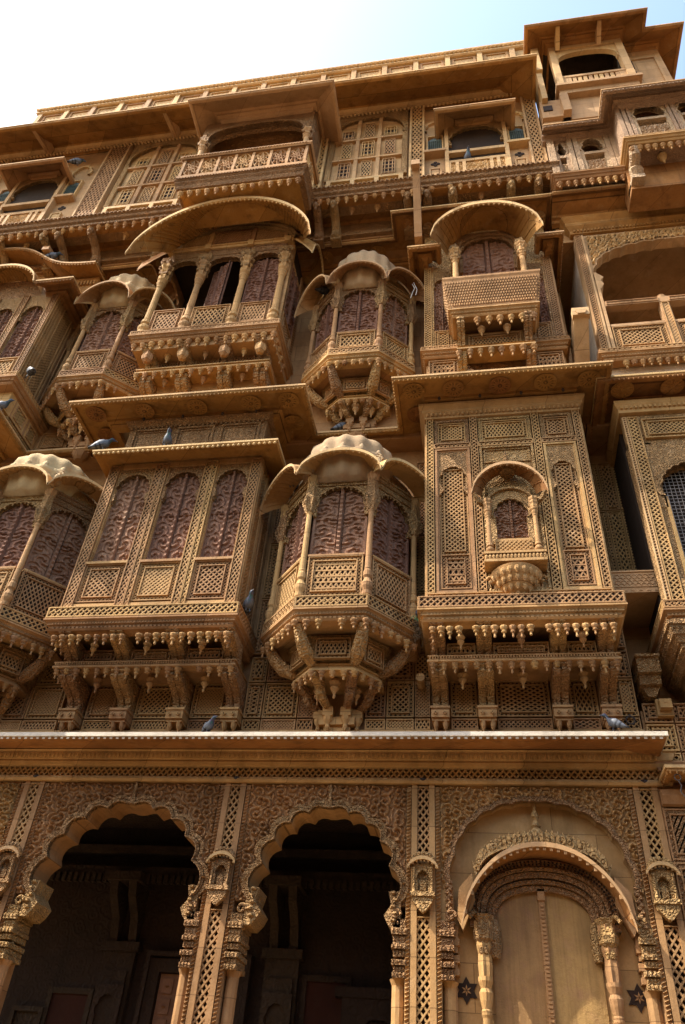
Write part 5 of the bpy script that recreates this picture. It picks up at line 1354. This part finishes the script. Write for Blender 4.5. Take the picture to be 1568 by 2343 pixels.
# two long stone beams that stick out below the roof spouts
for x, y0, y1, z, w_ in ((-.57, -1.4, -2.05, 14.46, .06),):
    k = MB(); k.box(x-w_, x+w_, y1, y0, z-.12, z); k.box(x-w_-.01, x+w_+.01, y1-.02, y1+.06, z-.14, z+.01); k.prism_x([(-1.4, 13.2), (-1.95, 14.34), (-1.8, 14.36), (-1.25, 13.2)], x-w_, x+w_); add('stone_beam', k, 'buff', HAV)
k = MB(); k.prism_x([(-.3, 9.9), (-1.28, 10.86), (-1.28, 10.98), (-1.0, 10.98), (-.25, 10.2)], 1.60, 1.80); k.box(1.585, 1.815, -1.32, -1.22, 10.84, 11.0); k.prism([(1.65, 10.85), (1.75, 10.85), (1.78, 10.92), (1.70, 10.96), (1.62, 10.92)], -1.34, -1.31); add('stone_beam', k, 'buff', HAV)

# ================================================================== neighbouring haveli on the right
n_ = MB()
n_.box(1.735, 7.6, .03, 1.5, 0.0, 5.55)                   # ground storey wall
n_.box(1.735, 7.6, .34, 1.5, 5.55, 9.7)                   # recessed first floor
n_.box(1.72, 7.6, -.25, 1.5, 9.7, 10.0); n_.box(1.72, 7.6, .9, 1.5, 10.0, 13.4)
n_.box(1.70, 7.6, -.9, 1.5, 13.4, 14.2); n_.box(1.69, 7.6, -1.30, 1.5, 14.2, 17.0); n_.box(1.73, 7.6, -1.2, 1.5, 17.0, 17.4)
add('wall', n_, 'stone', NB)
# ground storey: lattice wall, small hood
def npan(xs, rows, y=0.0, mat='stone'):
    k = 0
    for z0, z1 in rows:
        for i in range(len(xs)-1): jali(NB, xs[i]+.008, xs[i+1]-.008, z0, z1, y, ('diag', 'flat', 'tall')[k % 3], .042, .035 if z1-z0 > .2 and xs[i+1]-xs[i] > .2 else 0, mat); k += 1
npan([1.75, 2.05, 2.45, 2.85, 3.3, 3.8], [(4.98, 5.07), (5.09, 5.38), (5.40, 5.62)]); npan([1.75, 2.1, 2.6, 3.1, 3.6], [(3.0, 3.4), (3.42, 4.0), (4.02, 4.5)])
g_ = MB(); g_.sweep([(1.76, 0), (7.6, 0)], [(0,4.90),(.05,4.90),(.07,4.95),(.05,4.97),(-.05,4.97)]); g_.sweep([(1.76, 0), (7.6, 0)], [(0,4.52),(.05,4.53),(.09,4.60),(.09,4.66),(-.05,4.66)])
for i in range(30): g_.box(1.78+i*.05, 1.78+i*.05+.03, -.06, -.02, 4.86, 4.90)
add('wall_band', g_, 'stone', NB)
eave(NB, [(1.79, 0.05), (1.79, -.36), (7.6, -.36)], 4.79, .26, zin=4.80, cove=False)
k = MB(); k.tube([(.03*math.cos(t), 0, .03*math.sin(t)) for t in np.linspace(0, 2*PI, 13)], .006, 5); k.tube([(0, 0, -.03), (.02, 0, -.08), (.0, 0, -.14), (.03, 0, -.19), (.07, 0, -.16)], .007, 5); add('iron_hook', k, 'iron', NB, (1.88, -.34, 4.68))
for x, z in ((1.87, 5.03),):
    k = MB(); k.tube([(.045*math.cos(t), 0, .045*math.sin(t)) for t in np.linspace(0, 2*PI, 17)], .009, 6); add('iron_ring', k, 'iron', NB, (x, -.03, z))
pr_ = MB(); pr_.box(1.76, 2.0, .0, .1, 1.0, 4.5)
for i in range(60): pr_.add([(1.77, .0, 1.6+i*.05), (1.80, .0, 1.62+i*.05), (1.80, .0, 1.65+i*.05), (1.77, .0, 1.63+i*.05), (1.785, -.02, 1.625+i*.05)], [(0,1,4), (1,2,4), (2,3,4), (3,0,4)])
add('pilaster', pr_, 'fine', NB)
sq = MB(); sq.box(-.06, .06, -.14, .05, 0, .10); sq.box(-.02, .02, -.145, -.139, .05, .08); sq.box(-.08, .08, -.05, .05, -.05, .14); add('stone_socket', sq, 'stone', NB, (1.97, -.02, 5.50))
cb = MB(); cb.box(-.12, .12, -.22, .2, .12, .30); cb.box(-.11, .11, -.17, .2, .0, .12); cb.prism([(-.10, 0), (.10, 0), (.04, -.12), (-.04, -.12)], -.12, .2); cb.box(-.13, .13, -.25, .2, .30, .33); add('corbel', cb, 'fine', NB, (1.87, .03, 5.78))
# slab bridging the gap
sl = MB(); sl.box(1.56, 2.2, -.42, .34, 6.78, 6.85); sl.box(1.60, 2.12, -.43, -.36, 6.85, 7.05); sl.box(1.58, 2.14, -.445, -.35, 7.05, 7.07)
for i in range(6): sl.box(1.63+i*.085, 1.63+i*.085+.04, -.426, -.42, 6.80, 6.83)
slo = add('bridging_slab', sl, 'buff', NB)
fs = MB()
for r_ in range(4):
    for i in range(8):
        cx_ = 1.64+i*.062+.031*(r_ % 2); fs.tube([(cx_+.03*math.cos(t), -.433, 6.87+r_*.04+.028*math.sin(t)) for t in np.linspace(0, PI, 7)], .006, 4)
add('scale_relief', fs, 'buff', slo)
# recess wall lattice behind the slab
for a, c in ((1.75, 1.86), (1.87, 2.05), (2.06, 2.2)):
    for z0, z1 in ((6.9, 8.6), (8.62, 9.5)): jali(NB, a, c, z0, z1, .30, 'tall', .045, .03)
# first-floor oriel
nx0, nyf = 2.07, -.70
mb = MB(); mb.box(nx0+.02, 3.58, nyf+.35, .34, 6.2, 9.7); mb.box(2.34, 3.58, nyf+.3, nyf+.35, 6.2, 9.7)
NO = add('oriel', mb, 'interior_shade', NB, (3.0, 0, 6.2), label='oriel with a wire-netted scalloped arch at the right edge'); NO.data.transform(Matrix.Translation((-3.0, 0, -6.2)))
oriel_base(NO, [(nx0, .3), (nx0, nyf), (3.60, nyf), (3.60, .3)], 6.44, 6.26, d=.06)
jali(NO, nx0, nx0+.05, 6.46, 9.35, nyf, 'flat', .035, 0, mat='buff', name='lattice_pilaster'); jali(NO, nx0+.06, nx0+.19, 6.46, 9.35, nyf, 'diag', .045, 0, name='lattice_pilaster')
k = MB(); k.box(nx0, 3.58, nyf+.03, nyf+.12, 8.85, 9.5); k.box(3.31, 3.58, nyf+.03, nyf+.3, 6.4, 8.9); k.box(nx0, nx0+.28, nyf+.03, nyf+.2, 6.4, 8.9); k.box(nx0+.27, nx0+.31, nyf+.05, nyf+.2, 6.4, 7.95)
ar = cusped(2.36, 3.30, 7.98, 8.50, 6, bul=.22, p=.6); plate(k, 2.27, 3.45, 7.80, 8.86, ar, nyf+.02, nyf+.15); archband(k, ar, .03, nyf+.0, nyf+.1); archband(k, [(2.83+(x-2.83)*1.06, 7.98+(z-7.98)*1.06) for x, z in ar], .03, nyf-.005, nyf+.1); k.box(2.27, 3.45, nyf+.0, nyf+.15, 6.44, 6.75)
add('frame', k, 'fine', NO)
k = MB(); k.box(2.34, 2.38, nyf+.02, nyf+.1, 6.8, 7.97); add('window_post', k, 'door', NO)
jali(NO, 2.30, 3.2, 8.95, 9.30, nyf-.002, 'diag', .04, .04)
k = MB(); k.lattice([(2.3, 6.7), (3.4, 6.7), (3.4, 8.6), (2.3, 8.6)], [(0, .055), (90, .05)], .007, nyf+.14, .006); add('wire_netting', k, 'wire', NO)
jali(NO, 3.36, 3.58, 6.46, 9.35, nyf, 'diag', .045, 0, name='lattice_pilaster')
for y0_, y1_ in ((-.69, -.2), (-.19, .3)): jali_on(NO, (3.602, y0_), (3.602, y1_), 6.5, 9.3, 'diag', .045, .05)
# its left flank with a side arch
k = MB(); ar = cusped(-.10, .32, 7.9, 8.4, 5, bul=.22, p=.6); plate(k, -.42, .42, 6.44, 9.4, ar, .0, .06); k.frame(-.40, -.14, 6.6, 9.2, .03, -.012, .02); archband(k, ar, .03, -.015, .03); add('side_arch', k, 'carved', NO, (nx0+.06, -.22, 0), -PI/2)
k = MB(); 
for j, (r0, z0) in enumerate(((.06, 6.20), (.02, 6.10), (-.06, 5.98), (-.16, 5.86), (-.28, 5.74), (-.42, 5.64))):
    k.sweep([(nx0, .3), (nx0, nyf), (3.60, nyf), (3.60, .3)], [(r0,z0),(r0,z0-.05),(r0-.02,z0-.06),(r0-.06,z0-.12),(-.6,z0-.12),(-.6,z0)])
for j in range(26):
    k.lathe([(.008,-.04),(.02,-.01),(.02,.02)], 6, (nx0-.02+j*.06, nyf-.02, 6.12)); k.lathe([(.008,-.04),(.02,-.01),(.02,.02)], 6, (nx0+.10+j*.06, nyf+.10, 5.95))
    k.lathe([(.008,-.04),(.02,-.01),(.02,.02)], 6, (nx0-.02, nyf+j*.035, 6.12))
add('stepped_corbel', k, 'fine', NO)
pendants(NO, [(nx0+.2, nyf+.25), (3.2, nyf+.25)], 5.80, .11, .9)
eave(NB, [(1.78, .2), (1.78, -1.07), (7.6, -1.07)], 9.77, .42, zin=9.80)
add('rosette', ROS, None, NB, (2.12, -.86, 9.728)); add('rosette', ROS, None, NB, (2.75, -.86, 9.728))
k = MB(); k.sweep([(nx0, .3), (nx0, nyf), (3.60, nyf), (3.60, .3)], [(-.1,9.40),(.03,9.42),(.03,9.48),(.07,9.55),(.07,9.62),(-.1,9.64)])
for i in range(30): k.box(nx0+i*.06, nx0+i*.06+.03, nyf-.06, nyf-.02, 9.48, 9.53)
add('cornice', k, 'stone', NO)
# second-floor loggia
lx0, lyf = 1.94, -1.0
mb = MB(); mb.box(lx0+.03, lx0+.12, lyf+.10, .9, 10.2, 13.5); mb.box(lx0, 7.6, lyf+.15, .9, 10.0, 10.30); mb.box(lx0, 7.6, lyf+.1, .9, 13.45, 13.7)
LG = add('loggia', mb, 'plaster', NB, (3.0, 0, 10.0), label='open loggia with scalloped arch and low lattice railing'); LG.data.transform(Matrix.Translation((-3.0, 0, -10.0)))
oriel_base(LG, [(lx0, .3), (lx0, lyf), (7.6, lyf)], 10.38, 10.24, d=.05)
jali(LG, lx0, lx0+.09, 10.39, 13.40, lyf, 'diag', .042, 0, name='lattice_pilaster')
ar = cusped(2.16, 4.60, 12.15, 13.12, 7, bul=.16, p=.5); k = MB(); plate(k, lx0, 4.85, 12.15, 13.45, ar, lyf+.04, lyf+.22)
k.box(lx0, lx0+.2, lyf+.03, lyf+.2, 10.38, 12.15); k.box(lx0+.10, lx0+.13, lyf-.01, lyf+.1, 10.38, 13.4); k.box(lx0+.15, lx0+.19, lyf-.01, lyf+.1, 10.38, 12.3)
k.prism([(2.13, 11.85), (2.20, 12.0), (2.17, 12.1), (2.22, 12.18), (2.13, 12.3)], lyf+.0, lyf+.22); add('frame', k, 'buff', LG)
f_ = MB(); ins = inside_arch(ar, .03); f_.field(2.12, 3.8, 12.16, 13.40, 120, 90, scrolls(.14, 77, .04), lyf+.04, lambda X, Z: ~ins(X, Z)); add('scroll_relief', f_.mesh('scroll_relief', 'buff'), None, LG)
k = MB(); k.sweep([(lx0+.2, lyf), (7.6, lyf)], [(-.1,11.40),(.02,11.40),(.02,11.52),(-.1,11.52)]); k.box(2.88, 3.01, lyf-.01, lyf+.12, 10.38, 11.40); k.lathe([(.075,11.52),(.08,11.55),(.05,11.58),(.06,11.6),(.0,11.64)], 10, (2.945, lyf+.05, 0)); k.box(lx0+.2, 7.6, lyf+.0, lyf+.1, 10.93, 10.98)
add('railing', k, 'buff', LG); k = MB(); k.box(4.62, 4.85, lyf, lyf+.22, 10.38, 12.15); k.box(4.85, 7.6, lyf+.03, .9, 10.2, 13.5); k.box(3.70, 3.83, lyf-.01, lyf+.12, 10.38, 11.40); add('end_wall', k, 'buff', LG)
jali(LG, 3.84, 4.61, 10.40, 10.92, lyf+.01, 'diag', .05, .07)
jali(LG, lx0+.21, 2.87, 11.42, 11.50, lyf-.022, 'diag', .04, 0); jali(LG, 3.02, 3.9, 11.42, 11.50, lyf-.022, 'diag', .04, 0)
jali(LG, lx0+.21, 2.87, 10.40, 10.92, lyf+.01, 'diag', .05, .07); jali(LG, 3.02, 3.7, 10.40, 10.92, lyf+.01, 'diag', .05, .07); jali(LG, 2.895, 2.995, 10.42, 11.38, lyf-.014, 'diag', .042, 0)
k = MB(); k.box(lx0+.12, 7.6, .55, .6, 12.0, 12.1); k.box(lx0+.12, 7.6, .2, .24, 13.05, 13.15); k.box(lx0+.12, 7.6, .5, .7, 11.2, 11.5); add('inner_moulding', k, 'plaster', LG)
k = MB(); k.box(lx0+.12, 7.6, .86, .9, 10.3, 13.45); add('back_wall', k, 'plaster', LG)
pendants(LG, [(lx0+.06, lyf+.02), (3.3, lyf+.02)], 10.15, .11, .9)
eave(NB, [(1.64, -1.42), (7.6, -1.42)], 14.11, .40, zin=14.0)
k = MB(); k.sweep([(lx0-.03, .3), (lx0-.03, lyf+.02), (7.6, lyf+.02)], [(-.1,13.45),(.02,13.47),(.03,13.54),(.09,13.62),(.09,13.70),(.16,13.80),(-.1,13.82)])
for i in range(40): k.box(lx0+i*.055, lx0+i*.055+.03, lyf-.03, lyf+.0, 13.50, 13.55)
add('cornice', k, 'soffit', LG)
# third floor: recessed window and projecting window box
def nwin(parent, a, c, z0, z1, y, arch=True, mat='mauve', back='soffit'):
    k = MB(); zs = z0+(z1-z0)*.58; ar = cusped(a+.07, c-.07, zs, z1-.13, 5, bul=.18, p=.6); plate(k, a, c, zs-.06, z1, ar, y+.01, y+.12); archband(k, ar, .025, y-.005, y+.1)
    k.box(a, a+.06, y, y+.12, z0, zs); k.box(c-.06, c, y, y+.12, z0, zs); k.box(a+.06, c-.06, y-.02, y+.1, z0+(z1-z0)*.46, z0+(z1-z0)*.52); k.box(a+.06, c-.06, y+.03, y+.1, z0, z0+(z1-z0)*.36)
    o = add('window', k, mat, parent)
    f_ = MB(); f_.field(a+.08, c-.08, z0+.04, z0+(z1-z0)*.34, int((c-a)/.014), 24, scrolls(.11, int(a*100) % 50, .03), y+.028); add('scroll_relief', f_.mesh('scroll_relief', mat), None, o)
    k = MB(); k.box(a, c, y+.3, y+.34, z0, z1); add('room_back', k, back, o)
    return o
mb = MB(); mb.box(1.69, 2.80, -1.50, -1.2, 14.2, 14.34); mb.box(1.69, 2.80, -1.50, -1.2, 15.66, 15.9)
for a, c in ((1.69, 1.80), (2.02, 2.10), (2.12, 2.20), (2.64, 2.72), (2.73, 2.80)): mb.box(a, c, -1.60, -1.2, 14.30, 15.7)
U1 = add('upper_front', mb, 'mauve', NB)
oriel_base(U1, [(1.69, -1.0), (1.69, -1.6), (2.80, -1.6)], 14.32, 14.22, d=.04)
nwin(U1, 2.20, 2.64, 14.33, 15.66, -1.58); nwin(U1, 1.80, 2.02, 14.33, 15.66, -1.56)
pendants(U1, [(1.76, -1.56), (2.75, -1.56)], 14.10, .13, 1.0)
mb = MB(); 
for a, c in ((2.80, 2.87), (2.89, 2.95), (2.97, 3.02), (3.60, 3.65), (3.67, 3.73)): mb.box(a, c, -2.0, -1.2, 14.46, 15.8)
mb.box(2.80, 4.3, -1.98, -1.2, 15.78, 16.0); mb.box(2.80, 4.3, -1.98, -1.2, 14.3, 14.48); mb.box(4.2, 4.3, -2.0, -1.2, 14.46, 15.8)
U2 = add('window_box', mb, 'mauve', NB, label='projecting carved window box below the roof pavilion')
oriel_base(U2, [(2.80, -1.2), (2.80, -2.0), (4.2, -2.0)], 14.46, 14.34, d=.04)
nwin(U2, 3.02, 3.60, 14.48, 15.78, -1.98); nwin(U2, 3.73, 4.2, 14.48, 15.78, -1.98)
pendants(U2, [(2.86, -1.94), (3.9, -1.94)], 14.24, .12, 1.1)
for x in (2.90,):
    k = MB(); k.tube([(x, -1.62, 13.75), (x, -1.74, 13.9), (x, -1.70, 14.05), (x, -1.88, 14.14), (x, -1.92, 14.26)], [.08, .11, .085, .09, .08], 8); k.box(x-.1, x+.1, -1.75, -1.4, 13.68, 13.78); add('bracket', k, 'mauve', U2)
bud(U2, 3.35, -1.75, 14.30, .9)
k = MB(); k.box(2.80, 7.6, -1.6, -1.2, 13.6, 14.34); add('corbel_core', k, 'soffit', U2)
eave(NB, [(1.62, -1.88), (2.56, -1.88), (2.56, -2.34), (7.6, -2.34)], 15.60, .26, zin=15.72, mat='mauve')
# roof pavilion
ty = -1.80
mb = MB(); mb.box(2.08, 3.50, ty+.02, .5, 17.05, 17.22); mb.box(2.02, 3.56, ty-.08, ty+.2, 17.20, 17.28); mb.box(2.06, 2.2, ty, ty+.14, 16.3, 17.05); mb.box(2.2, 4.3, ty+.14, .5, 16.2, 17.05); mb.box(1.70, 2.06, -1.7, .3, 16.3, 17.0); mb.box(1.72, 2.03, -1.62, .3, 15.75, 16.3)
RP = add('roof_pavilion', mb, 'buff', NB, (2.8, -1.0, 16.3), label='open roof pavilion with stone balusters under a wide eave'); RP.data.transform(Matrix.Translation((-2.8, 1.0, -16.3)))
for x0_, x1_ in ((2.08, 2.20), (3.36, 3.50)):
    k = MB(); k.box(x0_, x1_, ty, ty+.14, 17.28, 19.35); add('post', k, 'buff', RP)
ar = [(2.20, 18.55)]+[(2.78-.56*math.cos(PI*t/16), 18.55+.46*math.sin(PI*t/16)**.6) for t in range(17)]+[(3.36, 18.55)]
k = MB(); plate(k, 2.20, 3.36, 18.55, 19.3, [(x, z) for x, z in ar[1:-1]], ty+.03, ty+.12); k.box(2.20, 3.36, ty+.0, ty+.1, 19.16, 19.28); add('arch_panel', k, 'buff', RP)
k = MB(); k.box(2.20, 3.36, ty+.02, ty+.12, 17.76, 17.84); k.box(2.20, 2.36, ty+.03, ty+.11, 17.28, 17.76); k.box(3.24, 3.36, ty+.03, ty+.11, 17.28, 17.76); add('rail', k, 'buff', RP)
bl = MB(); bl.box(-.032, .032, -.035, .035, 0, .48); bl = bl.mesh('baluster', 'buff')
for i in range(9): add('baluster', bl, None, RP, (2.42+i*.098, ty+.07, 17.28))
k = MB(); k.tube([(2.2, ty+.2, 18.05), (3.36, ty+.2, 18.05)], .018, 6); add('iron_bar', k, 'iron', RP)
k = MB(); k.box(2.1, 3.5, .2, .3, 17.2, 19.4); k.box(2.08, 2.16, ty+.9, .3, 17.2, 19.4); k.box(3.42, 3.5, ty+.14, .3, 17.2, 19.4); k.box(2.0, 3.6, ty+.14, .3, 19.3, 19.5); add('inner_wall', k, 'porch', RP)
k = MB(); k.box(3.50, 4.25, -1.50, .4, 17.05, 19.3); k.frame(3.62, 4.15, 17.3, 18.9, .05, -1.53, -1.49); k.box(3.52, 3.60, -1.54, -1.49, 17.1, 19.2); add('side_wing', k, 'buff', RP)
for z0, z1 in ((17.2, 17.45), (18.0, 18.2), (18.35, 18.75)):
    k = MB(); k.box(3.52, 3.66, -1.552, -1.54, z0, z1); add('slot_shade_patch', k, 'interior_shade', RP)  # dark patches painting the shade of wall slots
k = MB(); k.box(1.74, 1.9, -1.72, -1.69, 16.55, 16.75); add('slot_shade_patch', k, 'interior_shade', RP)  # one more slot, its shade painted as a dark patch
k = MB(); k.box(1.72, 1.86, -1.86, -1.7, 18.1, 19.2); k.box(1.74, 1.84, -1.8, -1.3, 16.9, 18.2); add('corner_post', k, 'buff', RP)
eave(RP, [(1.60, -.8), (1.60, -2.30), (3.93, -2.30), (3.93, -1.96), (4.66, -1.96), (4.66, .4)], 19.22, .42, zin=19.45, drops=False, th=.06)
for x in (2.25, 3.05):
    k = MB(); k.prism_x([(-1.82, 19.05), (-1.82, 19.4), (-2.2, 19.22)], -.04, .04); add('eave_strut', k, 'buff', RP, (x, 0, 0))

# ================================================================== birds and small things
def pigeon_mesh(look=0.0, crouch=1.0):
    mb = MB(); n = 12
    sp = [(-.175,.050,.006,.020),(-.15,.054,.010,.024),(-.11,.064,.022,.030),(-.07,.078,.040,.043),(-.02,.088,.052,.052),(.03,.092,.055,.053),(.065,.105,.047,.044),(.085,.128,.033,.032),(.098,.150,.026,.026),(.112,.168,.0255,.026),(.130,.174,.023,.023),(.148,.170,.014,.014),(.154,.168,.007,.007),(.170,.163,.005,.005),(.178,.158,.001,.001)]
    pts = []
    for x, z, rz_, ry in sp:
        yy = 0.0
        if x > .09: yy = look*(x-.09)
        z = .03+z*crouch if x < .07 else .03+z*crouch
        pts.append([(x, yy+ry*math.cos(2*PI*k/n), z+rz_*math.sin(2*PI*k/n)) for k in range(n)])
    vs = [p for r in pts for p in r]; m_ = len(pts)
    mb.add(vs, [(i*n+k, i*n+(k+1) % n, (i+1)*n+(k+1) % n, (i+1)*n+k) for i in range(m_-1) for k in range(n)]+[tuple(range(n))[::-1], tuple((m_-1)*n+k for k in range(n))])
    for s in (-1, 1):                                       # folded wings
        wv = []
        for x, z, h, t in ((.055,.102,.012,.050),(.02,.098,.036,.060),(-.03,.090,.040,.058),(-.08,.078,.028,.046),(-.13,.062,.014,.026),(-.165,.052,.004,.012)):
            for q in (-1, -.4, .4, 1): wv.append((x, s*(t*(1-.22*q*q)), .03+z*crouch+h*q))
        mb.add(wv, [(i*4+j, i*4+j+1, (i+1)*4+j+1, (i+1)*4+j) for i in range(5) for j in range(3)])
        mb.tube([(.0, s*.02, .055), (.005, s*.022, .0), (.03, s*.024, .003)], .0045, 5)
    return mb.mesh('pigeon', 'pigeon', True)
PM = [pigeon_mesh(.5), pigeon_mesh(-.6), pigeon_mesh(0), pigeon_mesh(.2, .85)]
def pigeon(x, y, z, face, label, k=0, s=1.0):
    o = add('pigeon', PM[k % 4], None, None, (x, y, z), math.radians(face), (s, s, s)); o.rotation_euler = (0, -.28, math.radians(face)); o['label'] = label; o['category'] = 'pigeon'; o['group'] = 'pigeons perched on the facade'
pigeon(1.34, -.44, 5.085, 150, 'pigeon on the lowest eave below the right oriel', 0, .86)
pigeon(-2.88, -.44, 5.085, -40, 'pigeon on the lowest eave below the left oriel', 3, .85)
pigeon(-2.60, -.66, 6.50, -60, 'grey pigeon on the right end of the left oriel base', 2, 1.05)
pigeon(-.60, -.42, 6.46, 160, 'pigeon sitting by the straw nest between the oriels', 3, .95)
pigeon(-2.30, -.62, 8.50, -100, 'pigeon with green neck beside the middle dome', 2, 1.05)
pigeon(-1.72, -.33, 9.82, 15, 'pigeon on the recessed eave below the small upper oriel', 3, 1.1)
pigeon(-4.05, -1.06, 8.985, -70, 'pigeon facing out on the hood over the carved shutters', 2, 1.1)
pigeon(-4.98, -1.04, 8.985, 15, 'dark long-tailed pigeon at the left corner of the shutter hood', 0, 1.15)
pigeon(-5.52, -.36, 9.82, 200, 'pigeon with ruffled wings left of the shutter hood', 1, 1.1)
pigeon(-6.60, -1.22, 10.54, 140, 'dark pigeon on the corner ledge of the far-left bay', 1, 1.15)
pigeon(-6.78, -1.20, 9.82, 8, 'pale grey pigeon at the left edge on the eave corner', 2, 1.1)
pigeon(-7.28, -1.30, 13.88, 10, 'pigeon on the curved eave at the left', 0, 1.1)
pigeon(-2.16, -.80, 12.66, 40, 'pigeon tucked against the left canopy of the small upper oriel', 1, 1.1)
pigeon(-2.06, -.85, 14.13, -80, 'pigeon on the upper recessed eave beside the big canopy', 2, 1.1)
pigeon(-4.93, -.92, 12.05, -120, 'pigeon in shade behind the first balcony column', 2, 1.05)
pigeon(.32, -1.49, 15.47, -80, 'pigeon standing in the top-storey window opening', 2, 1.15)
pigeon(-7.52, -1.72, 16.80, 20, 'pigeon on the left window hood of the top storey', 0, 1.1)
pigeon(-4.78, -1.70, 16.96, 150, 'pigeon half hidden behind the flat canopy', 1, 1.1)
ns = MB(); rs = random.Random(3)
for i in range(90):
    a = rs.uniform(0, 2*PI); r_ = rs.uniform(.02, .1); z = rs.uniform(-.22, .02); b_ = a+rs.uniform(.6, 1.8); p0 = (r_*math.cos(a), .7*r_*math.sin(a), z); p1 = (r_*math.cos(b_)+rs.uniform(-.04, .04), .7*r_*math.sin(b_), z+rs.uniform(-.08, .05)); ns.tube([p0, ((p0[0]+p1[0])/2, (p0[1]+p1[1])/2-.02, (p0[2]+p1[2])/2+.015), p1], .0035, 4)
no = add('nest', ns, 'straw', None, (-.60, -.46, 6.42)); no['label'] = 'straggly straw nest wedged between middle and right oriels'; no['category'] = 'nest'
gs = MB()
for i in range(6): gs.tube([(0, 0, .0), (.03*i-.06, -.04, .05), (.04*i-.08, -.06, -.02*i)], .0035, 4)
add('green_twine', gs, 'grass', no, (-.60, -.52, 6.40))

# ================================================================== house on the other side of the narrow lane, behind the viewpoint
hb = MB(); hb.box(-24, 24, -14.0, -9.4, 0.0, 7.4); hb.box(-24, 24, -9.6, -9.25, 7.4, 8.0)
oh = thing('house', 'plain sandstone house closing the other side of the lane', 'house', (0, -9.4, 0))
add('wall', hb, 'stone', oh)
for z in (2.2, 5.6):
    for i in range(12):
        x = -22+i*4.0
        if abs(x) < 0.5: continue
        k = MB(); k.frame(x-.5, x+.5, z, z+1.5, .12, -9.40, -9.34); w_o = add('window', k, 'buff', oh)
        k = MB(); k.box(x-.38, x+.38, -9.398, -9.38, z+.12, z+1.38); add('shutter', k, 'wood', w_o)
